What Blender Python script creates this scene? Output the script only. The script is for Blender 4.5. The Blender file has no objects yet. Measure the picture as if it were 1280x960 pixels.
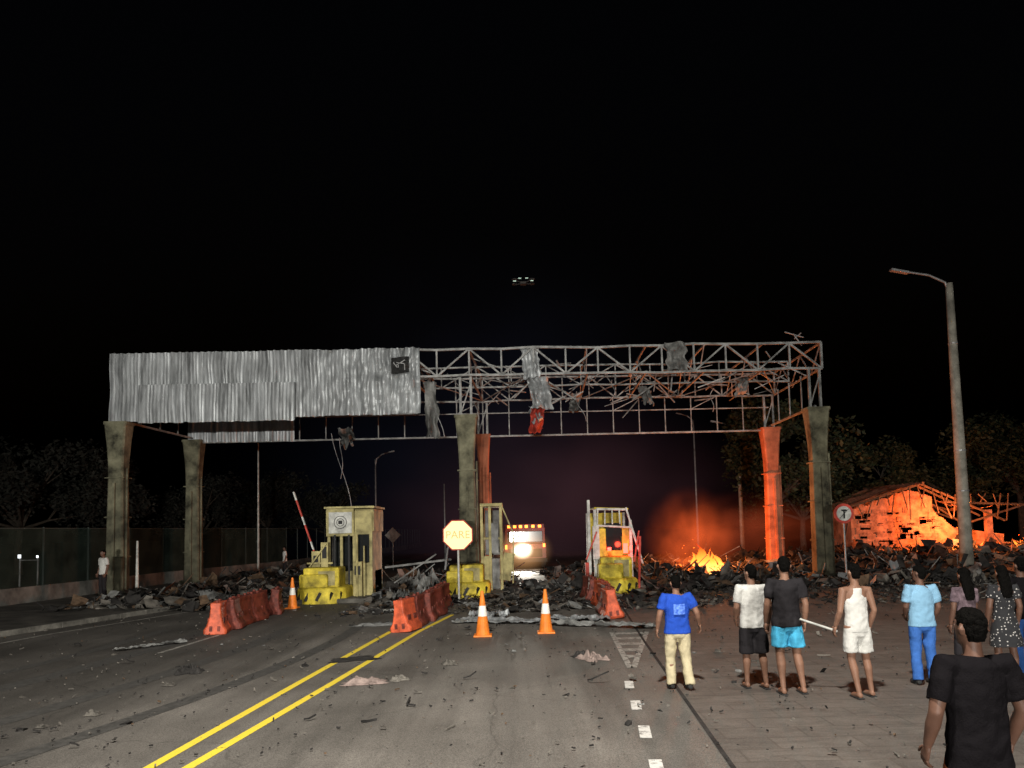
import bpy, math, random, bmesh
from mathutils import Vector, Matrix, noise
V=Vector
scene=bpy.context.scene
R=random.Random(7)

# ------------------------------------------------------------------ materials
def newmat(name):
    m=bpy.data.materials.new(name); m.use_nodes=True
    nt=m.node_tree; b=nt.nodes['Principled BSDF']
    return m,nt,b
def N(nt,t,**k):
    n=nt.nodes.new(t)
    for a,v in k.items(): setattr(n,a,v)
    return n
def mat(name,col,rough=.8,metal=0,var=.25,scale=3.0,bump=.2,bscale=40,col2=None,spec=.3,lowdark=0,stretch=None):
    m,nt,b=newmat(name)
    tc=N(nt,'ShaderNodeTexCoord')
    n1=N(nt,'ShaderNodeTexNoise'); n1.inputs['Scale'].default_value=scale; n1.inputs['Detail'].default_value=8; n1.inputs['Roughness'].default_value=.65
    src=tc.outputs['Object']
    if stretch:
        mp=N(nt,'ShaderNodeMapping'); mp.inputs['Scale'].default_value=stretch; nt.links.new(src,mp.inputs['Vector']); src=mp.outputs['Vector']
    nt.links.new(src,n1.inputs['Vector'])
    r=N(nt,'ShaderNodeValToRGB')
    c2=col2 if col2 else tuple(c*(1-var*1.6) for c in col)
    c1=tuple(min(1,c*(1+var*.6)) for c in col)
    r.color_ramp.elements[0].position=.32; r.color_ramp.elements[1].position=.68
    r.color_ramp.elements[0].color=(*[max(0,c) for c in c2],1); r.color_ramp.elements[1].color=(*c1,1)
    nt.links.new(n1.outputs['Fac'],r.inputs['Fac']); out=r.outputs['Color']
    if lowdark>0:  # base colour darkens toward the ground
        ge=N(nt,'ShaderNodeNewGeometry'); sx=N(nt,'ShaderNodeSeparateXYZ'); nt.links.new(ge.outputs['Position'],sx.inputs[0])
        mr=N(nt,'ShaderNodeMapRange'); mr.inputs['From Max'].default_value=lowdark; mr.inputs['To Min'].default_value=.4; nt.links.new(sx.outputs['Z'],mr.inputs['Value'])
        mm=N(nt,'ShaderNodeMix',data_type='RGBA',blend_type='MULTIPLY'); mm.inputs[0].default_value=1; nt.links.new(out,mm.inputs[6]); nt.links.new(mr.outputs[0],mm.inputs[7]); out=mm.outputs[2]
    nt.links.new(out,b.inputs['Base Color'])
    b.inputs['Roughness'].default_value=rough; b.inputs['Metallic'].default_value=metal
    b.inputs['Specular IOR Level'].default_value=spec
    if bump>0:
        n2=N(nt,'ShaderNodeTexNoise'); n2.inputs['Scale'].default_value=bscale; n2.inputs['Detail'].default_value=4
        nt.links.new(tc.outputs['Object'],n2.inputs['Vector'])
        bp=N(nt,'ShaderNodeBump'); bp.inputs['Strength'].default_value=bump; bp.inputs['Distance'].default_value=.02
        nt.links.new(n2.outputs['Fac'],bp.inputs['Height']); nt.links.new(bp.outputs['Normal'],b.inputs['Normal'])
    return m
def emat(name,col,s):
    m,nt,b=newmat(name)
    b.inputs['Base Color'].default_value=(*col,1)
    b.inputs['Emission Color'].default_value=(*col,1); b.inputs['Emission Strength'].default_value=s
    return m

def asphalt():
    m,nt,b=newmat('asphalt')
    L=nt.links.new
    tc=N(nt,'ShaderNodeTexCoord')
    def noi(scale,det=6,vec=None,ro=.6):
        n=N(nt,'ShaderNodeTexNoise'); n.inputs['Scale'].default_value=scale; n.inputs['Detail'].default_value=det; n.inputs['Roughness'].default_value=ro
        L(vec if vec else tc.outputs['Object'],n.inputs['Vector']); return n.outputs['Fac']
    mp=N(nt,'ShaderNodeMapping'); mp.inputs['Scale'].default_value=(1.1,.05,1); mp.inputs['Rotation'].default_value=(0,0,.07)
    L(tc.outputs['Object'],mp.inputs['Vector'])
    streak=noi(1.3,5,mp.outputs['Vector'])
    blot=noi(.35,7); fine=noi(70,3,None,.8)
    def ramp(f,a,ca,bb,cb):
        r=N(nt,'ShaderNodeMapRange'); r.inputs['From Min'].default_value=a; r.inputs['From Max'].default_value=bb
        r.inputs['To Min'].default_value=ca; r.inputs['To Max'].default_value=cb; L(f,r.inputs['Value']); return r.outputs['Result']
    def mul(a,c):
        q=N(nt,'ShaderNodeMath',operation='MULTIPLY'); L(a,q.inputs[0]); L(c,q.inputs[1]); return q.outputs[0]
    v=mul(ramp(streak,.3,.65,.7,1.3),ramp(blot,.3,.62,.7,1.3))
    v=mul(v,ramp(fine,.35,.45,.65,1.55))
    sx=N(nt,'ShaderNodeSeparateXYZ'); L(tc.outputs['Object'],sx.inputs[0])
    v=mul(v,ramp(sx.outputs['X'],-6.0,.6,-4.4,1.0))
    vo=N(nt,'ShaderNodeTexVoronoi',feature='DISTANCE_TO_EDGE'); vo.inputs['Scale'].default_value=.42
    mx=N(nt,'ShaderNodeMix',data_type='VECTOR')
    nv=N(nt,'ShaderNodeTexNoise'); nv.inputs['Scale'].default_value=1.2; nv.inputs['Detail'].default_value=6; L(tc.outputs['Object'],nv.inputs['Vector'])
    mx.inputs[0].default_value=.35; L(tc.outputs['Object'],mx.inputs[4]); L(nv.outputs['Color'],mx.inputs[5]); L(mx.outputs[1],vo.inputs['Vector'])
    v=mul(v,ramp(vo.outputs['Distance'],.0,.72,.005,1.0))
    cm=N(nt,'ShaderNodeMix',data_type='RGBA',blend_type='MULTIPLY'); cm.inputs[0].default_value=1
    cm.inputs[6].default_value=(.14,.127,.112,1); L(v,cm.inputs[7]); L(cm.outputs[2],b.inputs['Base Color'])
    L(ramp(blot,.3,.62,.7,.85),b.inputs['Roughness']); b.inputs['Specular IOR Level'].default_value=.3
    bp=N(nt,'ShaderNodeBump'); bp.inputs['Strength'].default_value=.6; bp.inputs['Distance'].default_value=.012
    L(fine,bp.inputs['Height']); L(bp.outputs['Normal'],b.inputs['Normal'])
    return m
def paving():
    m,nt,b=newmat('worn_paving'); L=nt.links.new
    tc=N(nt,'ShaderNodeTexCoord')
    mp=N(nt,'ShaderNodeMapping'); mp.inputs['Scale'].default_value=(.75,1.9,1); mp.inputs['Rotation'].default_value=(0,0,-.08)
    L(tc.outputs['Object'],mp.inputs['Vector'])
    w=N(nt,'ShaderNodeTexNoise'); w.inputs['Scale'].default_value=2.4; w.inputs['Detail'].default_value=8; w.inputs['Roughness'].default_value=.75; w.inputs['Distortion'].default_value=1.0; L(mp.outputs['Vector'],w.inputs['Vector'])
    n=N(nt,'ShaderNodeTexNoise'); n.inputs['Scale'].default_value=.45; n.inputs['Detail'].default_value=9; n.inputs['Roughness'].default_value=.7; L(tc.outputs['Object'],n.inputs['Vector'])
    f=N(nt,'ShaderNodeTexNoise'); f.inputs['Scale'].default_value=45; f.inputs['Detail'].default_value=4; f.inputs['Roughness'].default_value=.85; L(tc.outputs['Object'],f.inputs['Vector'])
    r=N(nt,'ShaderNodeValToRGB'); r.color_ramp.elements[0].color=(.055,.046,.039,1); r.color_ramp.elements[1].color=(.2,.172,.148,1)
    r.color_ramp.elements[0].position=.38; r.color_ramp.elements[1].position=.64
    a=N(nt,'ShaderNodeMath',operation='MULTIPLY_ADD'); a.inputs[1].default_value=.34; L(w.outputs['Fac'],a.inputs[0])
    q=N(nt,'ShaderNodeMath',operation='MULTIPLY'); q.inputs[1].default_value=.33; L(n.outputs['Fac'],q.inputs[0])
    q2=N(nt,'ShaderNodeMath',operation='MULTIPLY_ADD'); q2.inputs[1].default_value=.33; L(f.outputs['Fac'],q2.inputs[0]); L(q.outputs[0],q2.inputs[2])
    L(q2.outputs[0],a.inputs[2]); L(a.outputs[0],r.inputs['Fac'])
    # paver courses: thin dark joints
    br=N(nt,'ShaderNodeTexBrick'); br.inputs['Scale'].default_value=1.0; br.inputs['Brick Width'].default_value=.9; br.inputs['Row Height'].default_value=.42; br.inputs['Mortar Size'].default_value=.02; br.inputs['Mortar Smooth'].default_value=.6
    br.inputs['Color1'].default_value=(1,1,1,1); br.inputs['Color2'].default_value=(.78,.78,.78,1); br.inputs['Mortar'].default_value=(.62,.6,.58,1)
    L(tc.outputs['Object'],br.inputs['Vector'])
    mm=N(nt,'ShaderNodeMix',data_type='RGBA',blend_type='MULTIPLY'); mm.inputs[0].default_value=.75; L(r.outputs['Color'],mm.inputs[6]); L(br.outputs['Color'],mm.inputs[7])
    L(mm.outputs[2],b.inputs['Base Color'])
    b.inputs['Roughness'].default_value=.85
    bp=N(nt,'ShaderNodeBump'); bp.inputs['Strength'].default_value=.8; bp.inputs['Distance'].default_value=.05
    L(a.outputs[0],bp.inputs['Height']); L(bp.outputs['Normal'],b.inputs['Normal'])
    return m
def worn_paint(name,col,under=(.11,.1,.09),thr=.42):
    m,nt,b=newmat(name); L=nt.links.new
    tc=N(nt,'ShaderNodeTexCoord')
    n=N(nt,'ShaderNodeTexNoise'); n.inputs['Scale'].default_value=9; n.inputs['Detail'].default_value=9; n.inputs['Roughness'].default_value=.8; L(tc.outputs['Object'],n.inputs['Vector'])
    r=N(nt,'ShaderNodeValToRGB'); r.color_ramp.elements[0].position=thr-.06; r.color_ramp.elements[1].position=thr+.05
    r.color_ramp.elements[0].color=(*under,1); r.color_ramp.elements[1].color=(*col,1)
    L(n.outputs['Fac'],r.inputs['Fac']); L(r.outputs['Color'],b.inputs['Base Color']); b.inputs['Roughness'].default_value=.7
    return m
def dots():
    m,nt,b=newmat('dotted_cloth'); L=nt.links.new
    tc=N(nt,'ShaderNodeTexCoord'); v=N(nt,'ShaderNodeTexVoronoi'); v.inputs['Scale'].default_value=24; v.inputs['Randomness'].default_value=.6
    L(tc.outputs['Object'],v.inputs['Vector']); r=N(nt,'ShaderNodeValToRGB'); r.color_ramp.interpolation='CONSTANT'
    r.color_ramp.elements[0].color=(.4,.38,.36,1); r.color_ramp.elements[1].color=(.012,.012,.014,1); r.color_ramp.elements[1].position=.24
    L(v.outputs['Distance'],r.inputs['Fac']); L(r.outputs['Color'],b.inputs['Base Color']); b.inputs['Roughness'].default_value=.9
    return m
def fire_mat(top=1.35):
    m,nt,b=newmat('flame'); L=nt.links.new
    nt.nodes.remove(b); out=nt.nodes['Material Output']
    tc=N(nt,'ShaderNodeTexCoord'); s=N(nt,'ShaderNodeSeparateXYZ'); L(tc.outputs['Object'],s.inputs[0])
    d=N(nt,'ShaderNodeMath',operation='DIVIDE'); d.inputs[1].default_value=top; L(s.outputs['Z'],d.inputs[0])
    r=N(nt,'ShaderNodeValToRGB'); e=r.color_ramp.elements
    e[0].color=(1,.5,.13,1); e[1].color=(.35,.022,.003,1); x=e.new(.5); x.color=(1,.22,.025,1)
    L(d.outputs[0],r.inputs['Fac']); em=N(nt,'ShaderNodeEmission'); em.inputs['Strength'].default_value=3.6
    lw=N(nt,'ShaderNodeLayerWeight'); lw.inputs['Blend'].default_value=.45; tr=N(nt,'ShaderNodeBsdfTransparent'); ms=N(nt,'ShaderNodeMixShader')
    L(r.outputs['Color'],em.inputs['Color']); L(lw.outputs['Facing'],ms.inputs[0]); L(em.outputs[0],ms.inputs[1]); L(tr.outputs[0],ms.inputs[2]); L(ms.outputs[0],out.inputs['Surface'])
    return m
def vol_mat(name,col,strength,nscale=2.0,step=4,lo=.38,hi=.68):
    m,nt,b=newmat(name); L=nt.links.new
    nt.nodes.remove(b); out=nt.nodes['Material Output']
    tc=N(nt,'ShaderNodeTexCoord'); ln=N(nt,'ShaderNodeVectorMath',operation='LENGTH'); L(tc.outputs['Object'],ln.inputs[0])
    mr=N(nt,'ShaderNodeMapRange'); mr.interpolation_type='SMOOTHSTEP'; mr.inputs['From Min'].default_value=1; mr.inputs['From Max'].default_value=.0
    L(ln.outputs['Value'],mr.inputs['Value'])
    n=N(nt,'ShaderNodeTexNoise'); n.inputs['Scale'].default_value=nscale; n.inputs['Detail'].default_value=3; L(tc.outputs['Object'],n.inputs['Vector'])
    m2=N(nt,'ShaderNodeMapRange'); m2.inputs['From Min'].default_value=lo; m2.inputs['From Max'].default_value=hi; m2.inputs['To Min'].default_value=.12
    L(n.outputs['Fac'],m2.inputs['Value'])
    q=N(nt,'ShaderNodeMath',operation='MULTIPLY'); L(mr.outputs[0],q.inputs[0]); L(m2.outputs[0],q.inputs[1])
    q2=N(nt,'ShaderNodeMath',operation='MULTIPLY'); q2.inputs[1].default_value=strength; L(q.outputs[0],q2.inputs[0])
    em=N(nt,'ShaderNodeEmission'); em.inputs['Color'].default_value=(*col,1); L(q2.outputs[0],em.inputs['Strength'])
    L(em.outputs[0],out.inputs['Volume'])
    try: m.cycles.volume_step_rate=step
    except Exception: pass
    return m
def net_mat():
    m,nt,b=newmat('green_shade_net'); L=nt.links.new; out=nt.nodes['Material Output']
    b.inputs['Base Color'].default_value=(.018,.032,.022,1); b.inputs['Roughness'].default_value=.9
    tr=N(nt,'ShaderNodeBsdfTransparent'); ms=N(nt,'ShaderNodeMixShader'); tc=N(nt,'ShaderNodeTexCoord')
    n=N(nt,'ShaderNodeTexNoise'); n.inputs['Scale'].default_value=1.5; n.inputs['Detail'].default_value=6; L(tc.outputs['Object'],n.inputs['Vector'])
    L(n.outputs['Fac'],ms.inputs[0]); L(tr.outputs[0],ms.inputs[1]); L(b.outputs[0],ms.inputs[2]); L(ms.outputs[0],out.inputs['Surface'])
    return m

M={}
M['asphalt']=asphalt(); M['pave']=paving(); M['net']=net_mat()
M['dirt']=mat('dirt',(.04,.036,.03),.95,var=.4,scale=.6,bump=.5,bscale=15)
M['verge']=mat('worn_concrete',(.08,.072,.062),.9,var=.5,scale=1.2,bump=.5,bscale=25)
M['kerb']=mat('kerb_concrete',(.16,.15,.13),.9,var=.45,scale=2)
M['yellow']=worn_paint('yellow_road_paint',(.85,.64,.05),thr=.38)
M['white']=worn_paint('white_road_paint',(.62,.6,.56),thr=.45)
M['wfaint']=worn_paint('faded_road_paint',(.4,.38,.34),thr=.49)
M['tyre']=worn_paint('tyre_marks',(.05,.047,.043),under=(.085,.08,.073),thr=.5)
M['column']=mat('column_concrete',(.2,.19,.125),.9,var=.55,scale=1.4,bump=.4,bscale=20,lowdark=5.5)
M['colred']=mat('column_terracotta',(.36,.13,.07),.9,var=.4,scale=1.4,bump=.3)
M['steel']=mat('painted_steel',(.3,.3,.29),.55,.2,var=.4,scale=3,bump=.05)
M['sheet']=mat('galvanised_sheet',(.5,.52,.53),.5,.35,var=.42,scale=1.6,bump=.15,bscale=8,stretch=(2.5,1,.35))
M['sheetdk']=mat('scorched_sheet',(.24,.24,.23),.7,.2,var=.55,scale=1.5,bump=.2,bscale=8)
M['emblem']=mat('emblem_dark',(.03,.03,.03),.8,var=.5,scale=9)
M['ypaint']=mat('yellow_paint',(.66,.52,.05),.6,var=.5,scale=2.2,bump=.1)
M['cream']=mat('cream_panel',(.44,.38,.17),.7,var=.45,scale=2,bump=.1)
M['black']=mat('black_frame',(.015,.015,.015),.6,var=.2)
M['glass']=mat('dark_glass',(.01,.012,.013),.12,var=.1,bump=0,spec=.6)
M['wpaint']=mat('white_paint',(.55,.55,.51),.6,var=.35,scale=4,bump=.05)
M['redp']=mat('red_paint',(.5,.06,.04),.6,var=.3)
M['barrier']=mat('orange_plastic',(.68,.12,.05),.5,var=.35,scale=5,bump=.1)
M['barrierdk']=mat('dark_orange_plastic',(.2,.045,.03),.65,var=.5,scale=5,bump=.1)  # darker orange for most barriers behind the front one
M['cone']=mat('cone_orange',(.9,.24,.03),.5,var=.2,scale=6,bump=.05)
M['reflect']=mat('reflective_band',(.9,.88,.8),.4,var=.1)
M['rubber']=mat('rubber',(.03,.03,.03),.8)
M['conc']=mat('broken_concrete',(.16,.145,.125),.95,var=.5,scale=3,bump=.5)
M['concdk']=mat('charred_debris',(.035,.032,.03),.95,var=.5,scale=3,bump=.5)
M['wood']=mat('splintered_wood',(.12,.075,.045),.9,var=.4,scale=6)
M['pink']=mat('pinkish_rag',(.33,.25,.22),.95,var=.35,scale=6)
M['pole']=mat('pole_concrete',(.32,.3,.25),.9,var=.4,scale=1.5)
M['metal']=mat('grey_metal',(.3,.3,.3),.5,.4)
M['brick']=mat('brick_wall',(.42,.2,.12),.95,var=.45,scale=2,bump=.7,bscale=14)
M['tile']=mat('clay_tile',(.34,.16,.1),.9,var=.45,scale=4,bump=.5,bscale=12)
M['bark']=mat('bark',(.05,.04,.03),.95,var=.4,scale=5,bump=.6)
M['leaf']=mat('leaf',(.034,.042,.017),.7,var=.6,scale=1.2,bump=0)
M['leafdk']=mat('leaf_dimmed',(.02,.02,.015),.8,var=.55,scale=1.2,bump=0)  # dimness of the left trees put into the leaf colour
M['fence']=mat('fence_post',(.04,.05,.045),.7)
M['wallc']=mat('low_wall_concrete',(.15,.145,.13),.9,var=.5,scale=1)
M['skin']=mat('skin_brown',(.22,.115,.075),.55,var=.15,scale=5,bump=.05,spec=.3)
M['skin2']=mat('skin_dark',(.12,.06,.04),.55,var=.15,scale=5,bump=.05,spec=.3)
M['hair']=mat('black_hair',(.005,.0045,.004),.9,var=.3,scale=40,bump=1,bscale=90,spec=.03)
M['eye']=mat('eye_white',(.6,.6,.58),.3,var=.02,bump=0); M['lip']=mat('lip',(.2,.07,.06),.5,bump=0)
def cloth(n,c,v=.12,sc=3): return mat(n,c,1,var=v,scale=sc,bump=.3,bscale=90,spec=.0)
M['c_blue']=cloth('royal_blue_jersey',(.022,.07,.4)); M['c_cream']=cloth('cream_trousers',(.5,.43,.28))
M['c_white']=cloth('white_cotton',(.55,.54,.51)); M['c_dark']=cloth('charcoal_cotton',(.024,.022,.024))
M['c_black']=cloth('black_cotton',(.009,.008,.009)); M['c_sky']=cloth('sky_blue_shorts',(.07,.38,.6))
M['c_polo']=cloth('pale_blue_polo',(.2,.37,.52)); M['c_jean']=cloth('blue_denim',(.045,.13,.4),.2,4)
M['c_pink']=cloth('pink_grey_blouse',(.14,.1,.115),.4,14); M['c_dots']=dots(); M['c_orange']=cloth('orange_print_shorts',(.45,.16,.08),.5)
M['print']=mat('jersey_print',(.12,.22,.55),1,var=.9,scale=26,bump=0,col2=(.022,.07,.4),spec=0)
M['flame']=fire_mat(); M['head']=emat('headlamp_lens',(1,.96,.85),60); M['amber']=emat('amber_beacon',(1,.22,.03),5)
M['tail']=emat('tail_lamp',(1,.03,.02),12); M['ember']=emat('ember',(1,.16,.02),2.2)
M['truck']=mat('truck_paint',(.2,.03,.02),.4); M['car']=mat('car_paint',(.12,.12,.13),.35,.3)
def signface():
    m,nt,b=newmat('stop_sign_glow'); b.inputs['Base Color'].default_value=(.9,.72,.3,1); b.inputs['Emission Color'].default_value=(1,.85,.42,1); b.inputs['Emission Strength'].default_value=.6  # emission stands in for light thrown back by the sign face
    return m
M['stopface']=signface()

# ------------------------------------------------------------------ mesh builder
class MB:
    def __init__(s): s.v=[]; s.f=[]; s.m=[]
    def add(s,vs,fs,mi=0):
        o=len(s.v); s.v+= [tuple(v) for v in vs]; s.f+=[tuple(i+o for i in f) for f in fs]; s.m+=[mi]*len(fs)
    def box(s,c,size,rot=None,mi=0,jit=0,rr=None):
        h=V(size)/2; vs=[]
        for i in range(8):
            p=V(((i&1)*2-1,((i>>1)&1)*2-1,((i>>2)&1)*2-1)); p=V((p.x*h.x,p.y*h.y,p.z*h.z))
            if jit: p=V([q*(1+rr.uniform(-jit,jit)) for q in p])
            if rot is not None: p=rot@p
            vs.append(p+V(c))
        s.add(vs,[(0,2,3,1),(4,5,7,6),(0,1,5,4),(2,6,7,3),(0,4,6,2),(1,3,7,5)],mi)
    def bx(s,x0,x1,y0,y1,z0,z1,mi=0): s.box(((x0+x1)/2,(y0+y1)/2,(z0+z1)/2),(x1-x0,y1-y0,z1-z0),None,mi)
    def beam(s,p,q,w=.08,h=None,mi=0):
        p=V(p);q=V(q);d=q-p;L=d.length
        if L<1e-5: return
        h=h or w; z=d/L; ref=V((0,0,1)) if abs(z.z)<.95 else V((0,1,0))
        x=z.cross(ref).normalized(); y=z.cross(x)
        rot=Matrix((x,y,z)).transposed(); s.box((p+q)/2,(w,h,L),rot,mi)
    def cyl(s,p,q,r1,r2=None,n=12,mi=0):
        r2=r1 if r2 is None else r2; s.limb([p,q],[r1,r2],mi,n)
    def ringloft(s,rings,mi=0,n=14):
        vs=[];fs=[]
        for c,ax,ay in rings:
            for k in range(n):
                a=2*math.pi*k/n; vs.append(V(c)+V(ax)*math.cos(a)+V(ay)*math.sin(a))
        for i in range(len(rings)-1):
            for k in range(n):
                a=i*n+k;b=i*n+(k+1)%n; fs.append((a,b,b+n,a+n))
        fs.append(tuple(reversed(range(n)))); o=(len(rings)-1)*n; fs.append(tuple(range(o,o+n)))
        s.add(vs,fs,mi)
    def limb(s,pts,rad,mi=0,n=12,flat=1.0,ref=None):
        pts=[V(p) for p in pts]; rings=[]
        for i,p in enumerate(pts):
            d=(pts[min(i+1,len(pts)-1)]-pts[max(i-1,0)]).normalized()
            rf=V(ref) if ref else (V((0,1,0)) if abs(d.y)<.9 else V((1,0,0)))
            x=rf.cross(d).normalized(); y=d.cross(x)
            rings.append((p,x*rad[i],y*rad[i]*flat))
        s.ringloft(rings,mi,n)
    def hloft(s,rs,mi=0,n=18,x0=0,y0=0):
        s.ringloft([(V((x0+(r[4] if len(r)>4 else 0),y0+(r[3] if len(r)>3 else 0),r[0])),V((r[1],0,0)),V((0,r[2],0))) for r in rs],mi,n)
    def grid(s,fn,nx,ny,mi=0):
        vs=[fn(i/nx,j/ny) for j in range(ny+1) for i in range(nx+1)]
        fs=[(j*(nx+1)+i,j*(nx+1)+i+1,(j+1)*(nx+1)+i+1,(j+1)*(nx+1)+i) for j in range(ny) for i in range(nx)]
        s.add(vs,fs,mi)
def obj(name,mb,mats,parent=None,loc=(0,0,0),smooth=False,bevel=0):
    loc=V(loc); me=bpy.data.meshes.new(name)
    base=V(parent.location) if parent else loc
    me.from_pydata([tuple(V(v)-base) for v in mb.v],[],mb.f)
    for m in mats: me.materials.append(M[m] if isinstance(m,str) else m)
    for p,mi in zip(me.polygons,mb.m): p.material_index=mi
    if smooth:
        for p in me.polygons: p.use_smooth=True
    me.update()
    o=bpy.data.objects.new(name,me); scene.collection.objects.link(o)
    if parent: o.parent=parent
    else: o.location=loc
    if bevel:
        b=o.modifiers.new('bevel','BEVEL'); b.width=bevel; b.segments=2; b.limit_method='ANGLE'
    return o
def root(name,loc):
    e=bpy.data.objects.new(name,None); e.location=loc; e.empty_display_size=.3; scene.collection.objects.link(e); return e
def lamp(name,kind,loc,energy,col,parent=None,**k):
    l=bpy.data.lights.new(name,kind); l.energy=energy; l.color=col
    for a,v in k.items(): setattr(l,a,v)
    o=bpy.data.objects.new(name,l); scene.collection.objects.link(o)
    if parent: o.parent=parent; o.location=V(loc)-V(parent.location)
    else: o.location=loc
    return o
def aim(o,frm,to):
    o.rotation_euler=(V(to)-V(frm)).to_track_quat('-Z','Y').to_euler()

# ------------------------------------------------------------------ camera
cam=bpy.data.cameras.new('camera'); co=bpy.data.objects.new('camera',cam); scene.collection.objects.link(co)
cam.sensor_width=36; cam.lens=36*950/1280; cam.shift_y=117/1280; cam.clip_end=2000
co.matrix_world=Matrix.Translation((0,0,2.3))@(Matrix.Rotation(math.radians(94),4,'X')@Matrix.Rotation(math.radians(-1.35),4,'Z'))
scene.camera=co
scene.view_settings.view_transform='Standard'; scene.view_settings.look='None'; scene.view_settings.exposure=0

# ------------------------------------------------------------------ world
w=bpy.data.worlds.new('World'); scene.world=w; w.use_nodes=True
nt=w.node_tree; bg=nt.nodes['Background']; sk=nt.nodes.new('ShaderNodeTexSky'); sk.sky_type='NISHITA'; sk.sun_disc=False
sk.sun_elevation=math.radians(-4); sk.sun_rotation=math.radians(180)
nt.links.new(sk.outputs[0],bg.inputs[0]); bg.inputs[1].default_value=.05

# ------------------------------------------------------------------ ground, road
g=MB(); g.grid(lambda u,v:V((-600+1200*u,-200+1400*v,0)),40,40); obj('ground',g,['dirt'])
def strip(mb,pts,wd,z,mi=0,sub=1):
    pts=[V((p[0],p[1],z)) for p in pts]; L=[];Rr=[]
    for i,p in enumerate(pts):
        d=(pts[min(i+1,len(pts)-1)]-pts[max(i-1,0)]).normalized(); n=V((d.y,-d.x,0))
        L.append(p-n*wd/2); Rr.append(p+n*wd/2)
    o=len(L); mb.add(L+Rr,[(i,o+i,o+i+1,i+1) for i in range(o-1)],mi)
kerbL=[(-17,-30),(-15.6,0),(-12.6,18.5),(-9.3,31.7),(-8.9,45),(-8.9,120)]
bound=[(1.3,-30),(1.75,3),(2.05,7.6),(2.6,15.6),(3.1,22),(4.2,33),(5.5,45),(12,120)]
r=MB()
ys=sorted(set([k[1] for k in kerbL]+[b[1] for b in bound]))
def interp(pl,y):
    for a,b in zip(pl,pl[1:]):
        if a[1]<=y<=b[1]: t=(y-a[1])/(b[1]-a[1]); return a[0]+t*(b[0]-a[0])
    return pl[-1][0]
vs=[];fs=[]
for i,y in enumerate(ys):
    vs+=[(interp(kerbL,y),y,.004),(interp(bound,y),y,.004)]
    if i: fs.append((2*i-2,2*i-1,2*i+1,2*i))
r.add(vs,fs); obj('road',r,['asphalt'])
p=MB(); vs=[];fs=[]
for i,y in enumerate(ys):
    vs+=[(interp(bound,y)+.03,y,.004),(34,y,.004)]
    if i and y<=46: fs.append((2*i-2,2*i-1,2*i+1,2*i))
p.add(vs,fs); obj('paved_shoulder',p,['pave'])
s=MB(); strip(s,bound[:6],.05,.009); obj('pavement_joint',s,['concdk'])
fenceL=[(-23,-30),(-20,0),(-18.4,18),(-17.3,31),(-17,37),(-14.9,50),(-14.5,120)]
p=MB(); vs=[];fs=[]
ys2=sorted(set([k[1] for k in kerbL]+[b[1] for b in fenceL]))
for i,y in enumerate(ys2):
    vs+=[(interp(fenceL,y)-.5,y,.13),(interp(kerbL,y)-.15,y,.13)]
    if i: fs.append((2*i-2,2*i-1,2*i+1,2*i))
p.add(vs,fs); obj('sidewalk',p,['verge'])
k=MB()
for a,b in zip(kerbL,kerbL[1:]):
    A=V((a[0]-.08,a[1],.07));B=V((b[0]-.08,b[1],.07)); n=max(1,int((B-A).length/1.0))
    for i in range(n):
        if R.random()<.06: continue
        q0=A+(B-A)*(i/n); q1=A+(B-A)*((i+.985)/n); k.beam(q0,q1,.15,.145)
obj('kerb',k,['kerb'],bevel=.012)

m=MB()
strip(m,[(-4.6,-5),(-3.74,7.6),(-3.41,12.1),(-2.93,18.1)],.12,.008)
strip(m,[(-4.2,-5),(-3.34,7.6),(-2.86,12.0),(-2.25,18.0),(-1.75,21.4)],.12,.008)
obj('yellow_centre_line',m,['yellow'])
m=MB()
for (x,y) in [(1.0,3.9),(1.1,5.1),(1.2,6.3),(1.32,7.45),(1.43,8.75),(1.54,10.05),(1.65,11.35)]:
    strip(m,[(x-.03,y-.26),(x+.03,y+.26)],.13,.008)
obj('lane_dashes',m,['white'])
m=MB()
strip(m,[(1.87,12.7),(2.12,17.0)],.1,.008); strip(m,[(1.93,12.7),(2.9,17.0)],.1,.008)
for i in range(5):
    y=13.8+i*.75; t=(y-12.7)/4.3; strip(m,[(1.93+.24*t,y),(1.93+.9*t,y)],.3,.0085)
obj('chevron_marking',m,['wfaint'])
m=MB(); strip(m,[(-12.3,14),(-11.6,19),(-9.4,27),(-8.7,30)],.12,.008); strip(m,[(-7.2,15.5),(-7.0,18.2)],.1,.008)
obj('edge_line',m,['wfaint'])
m=MB()
for off,wd in ((0,.35),(1.7,.3),(-2.0,.45),(-3.2,.3)):
    strip(m,[(-5.6+off-.045*(y-18)**2*.35,y) for y in [5+.8*i for i in range(19)]],wd,.0065+.0004*(off+4))
obj('tyre_marks',m,['tyre'])

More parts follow.
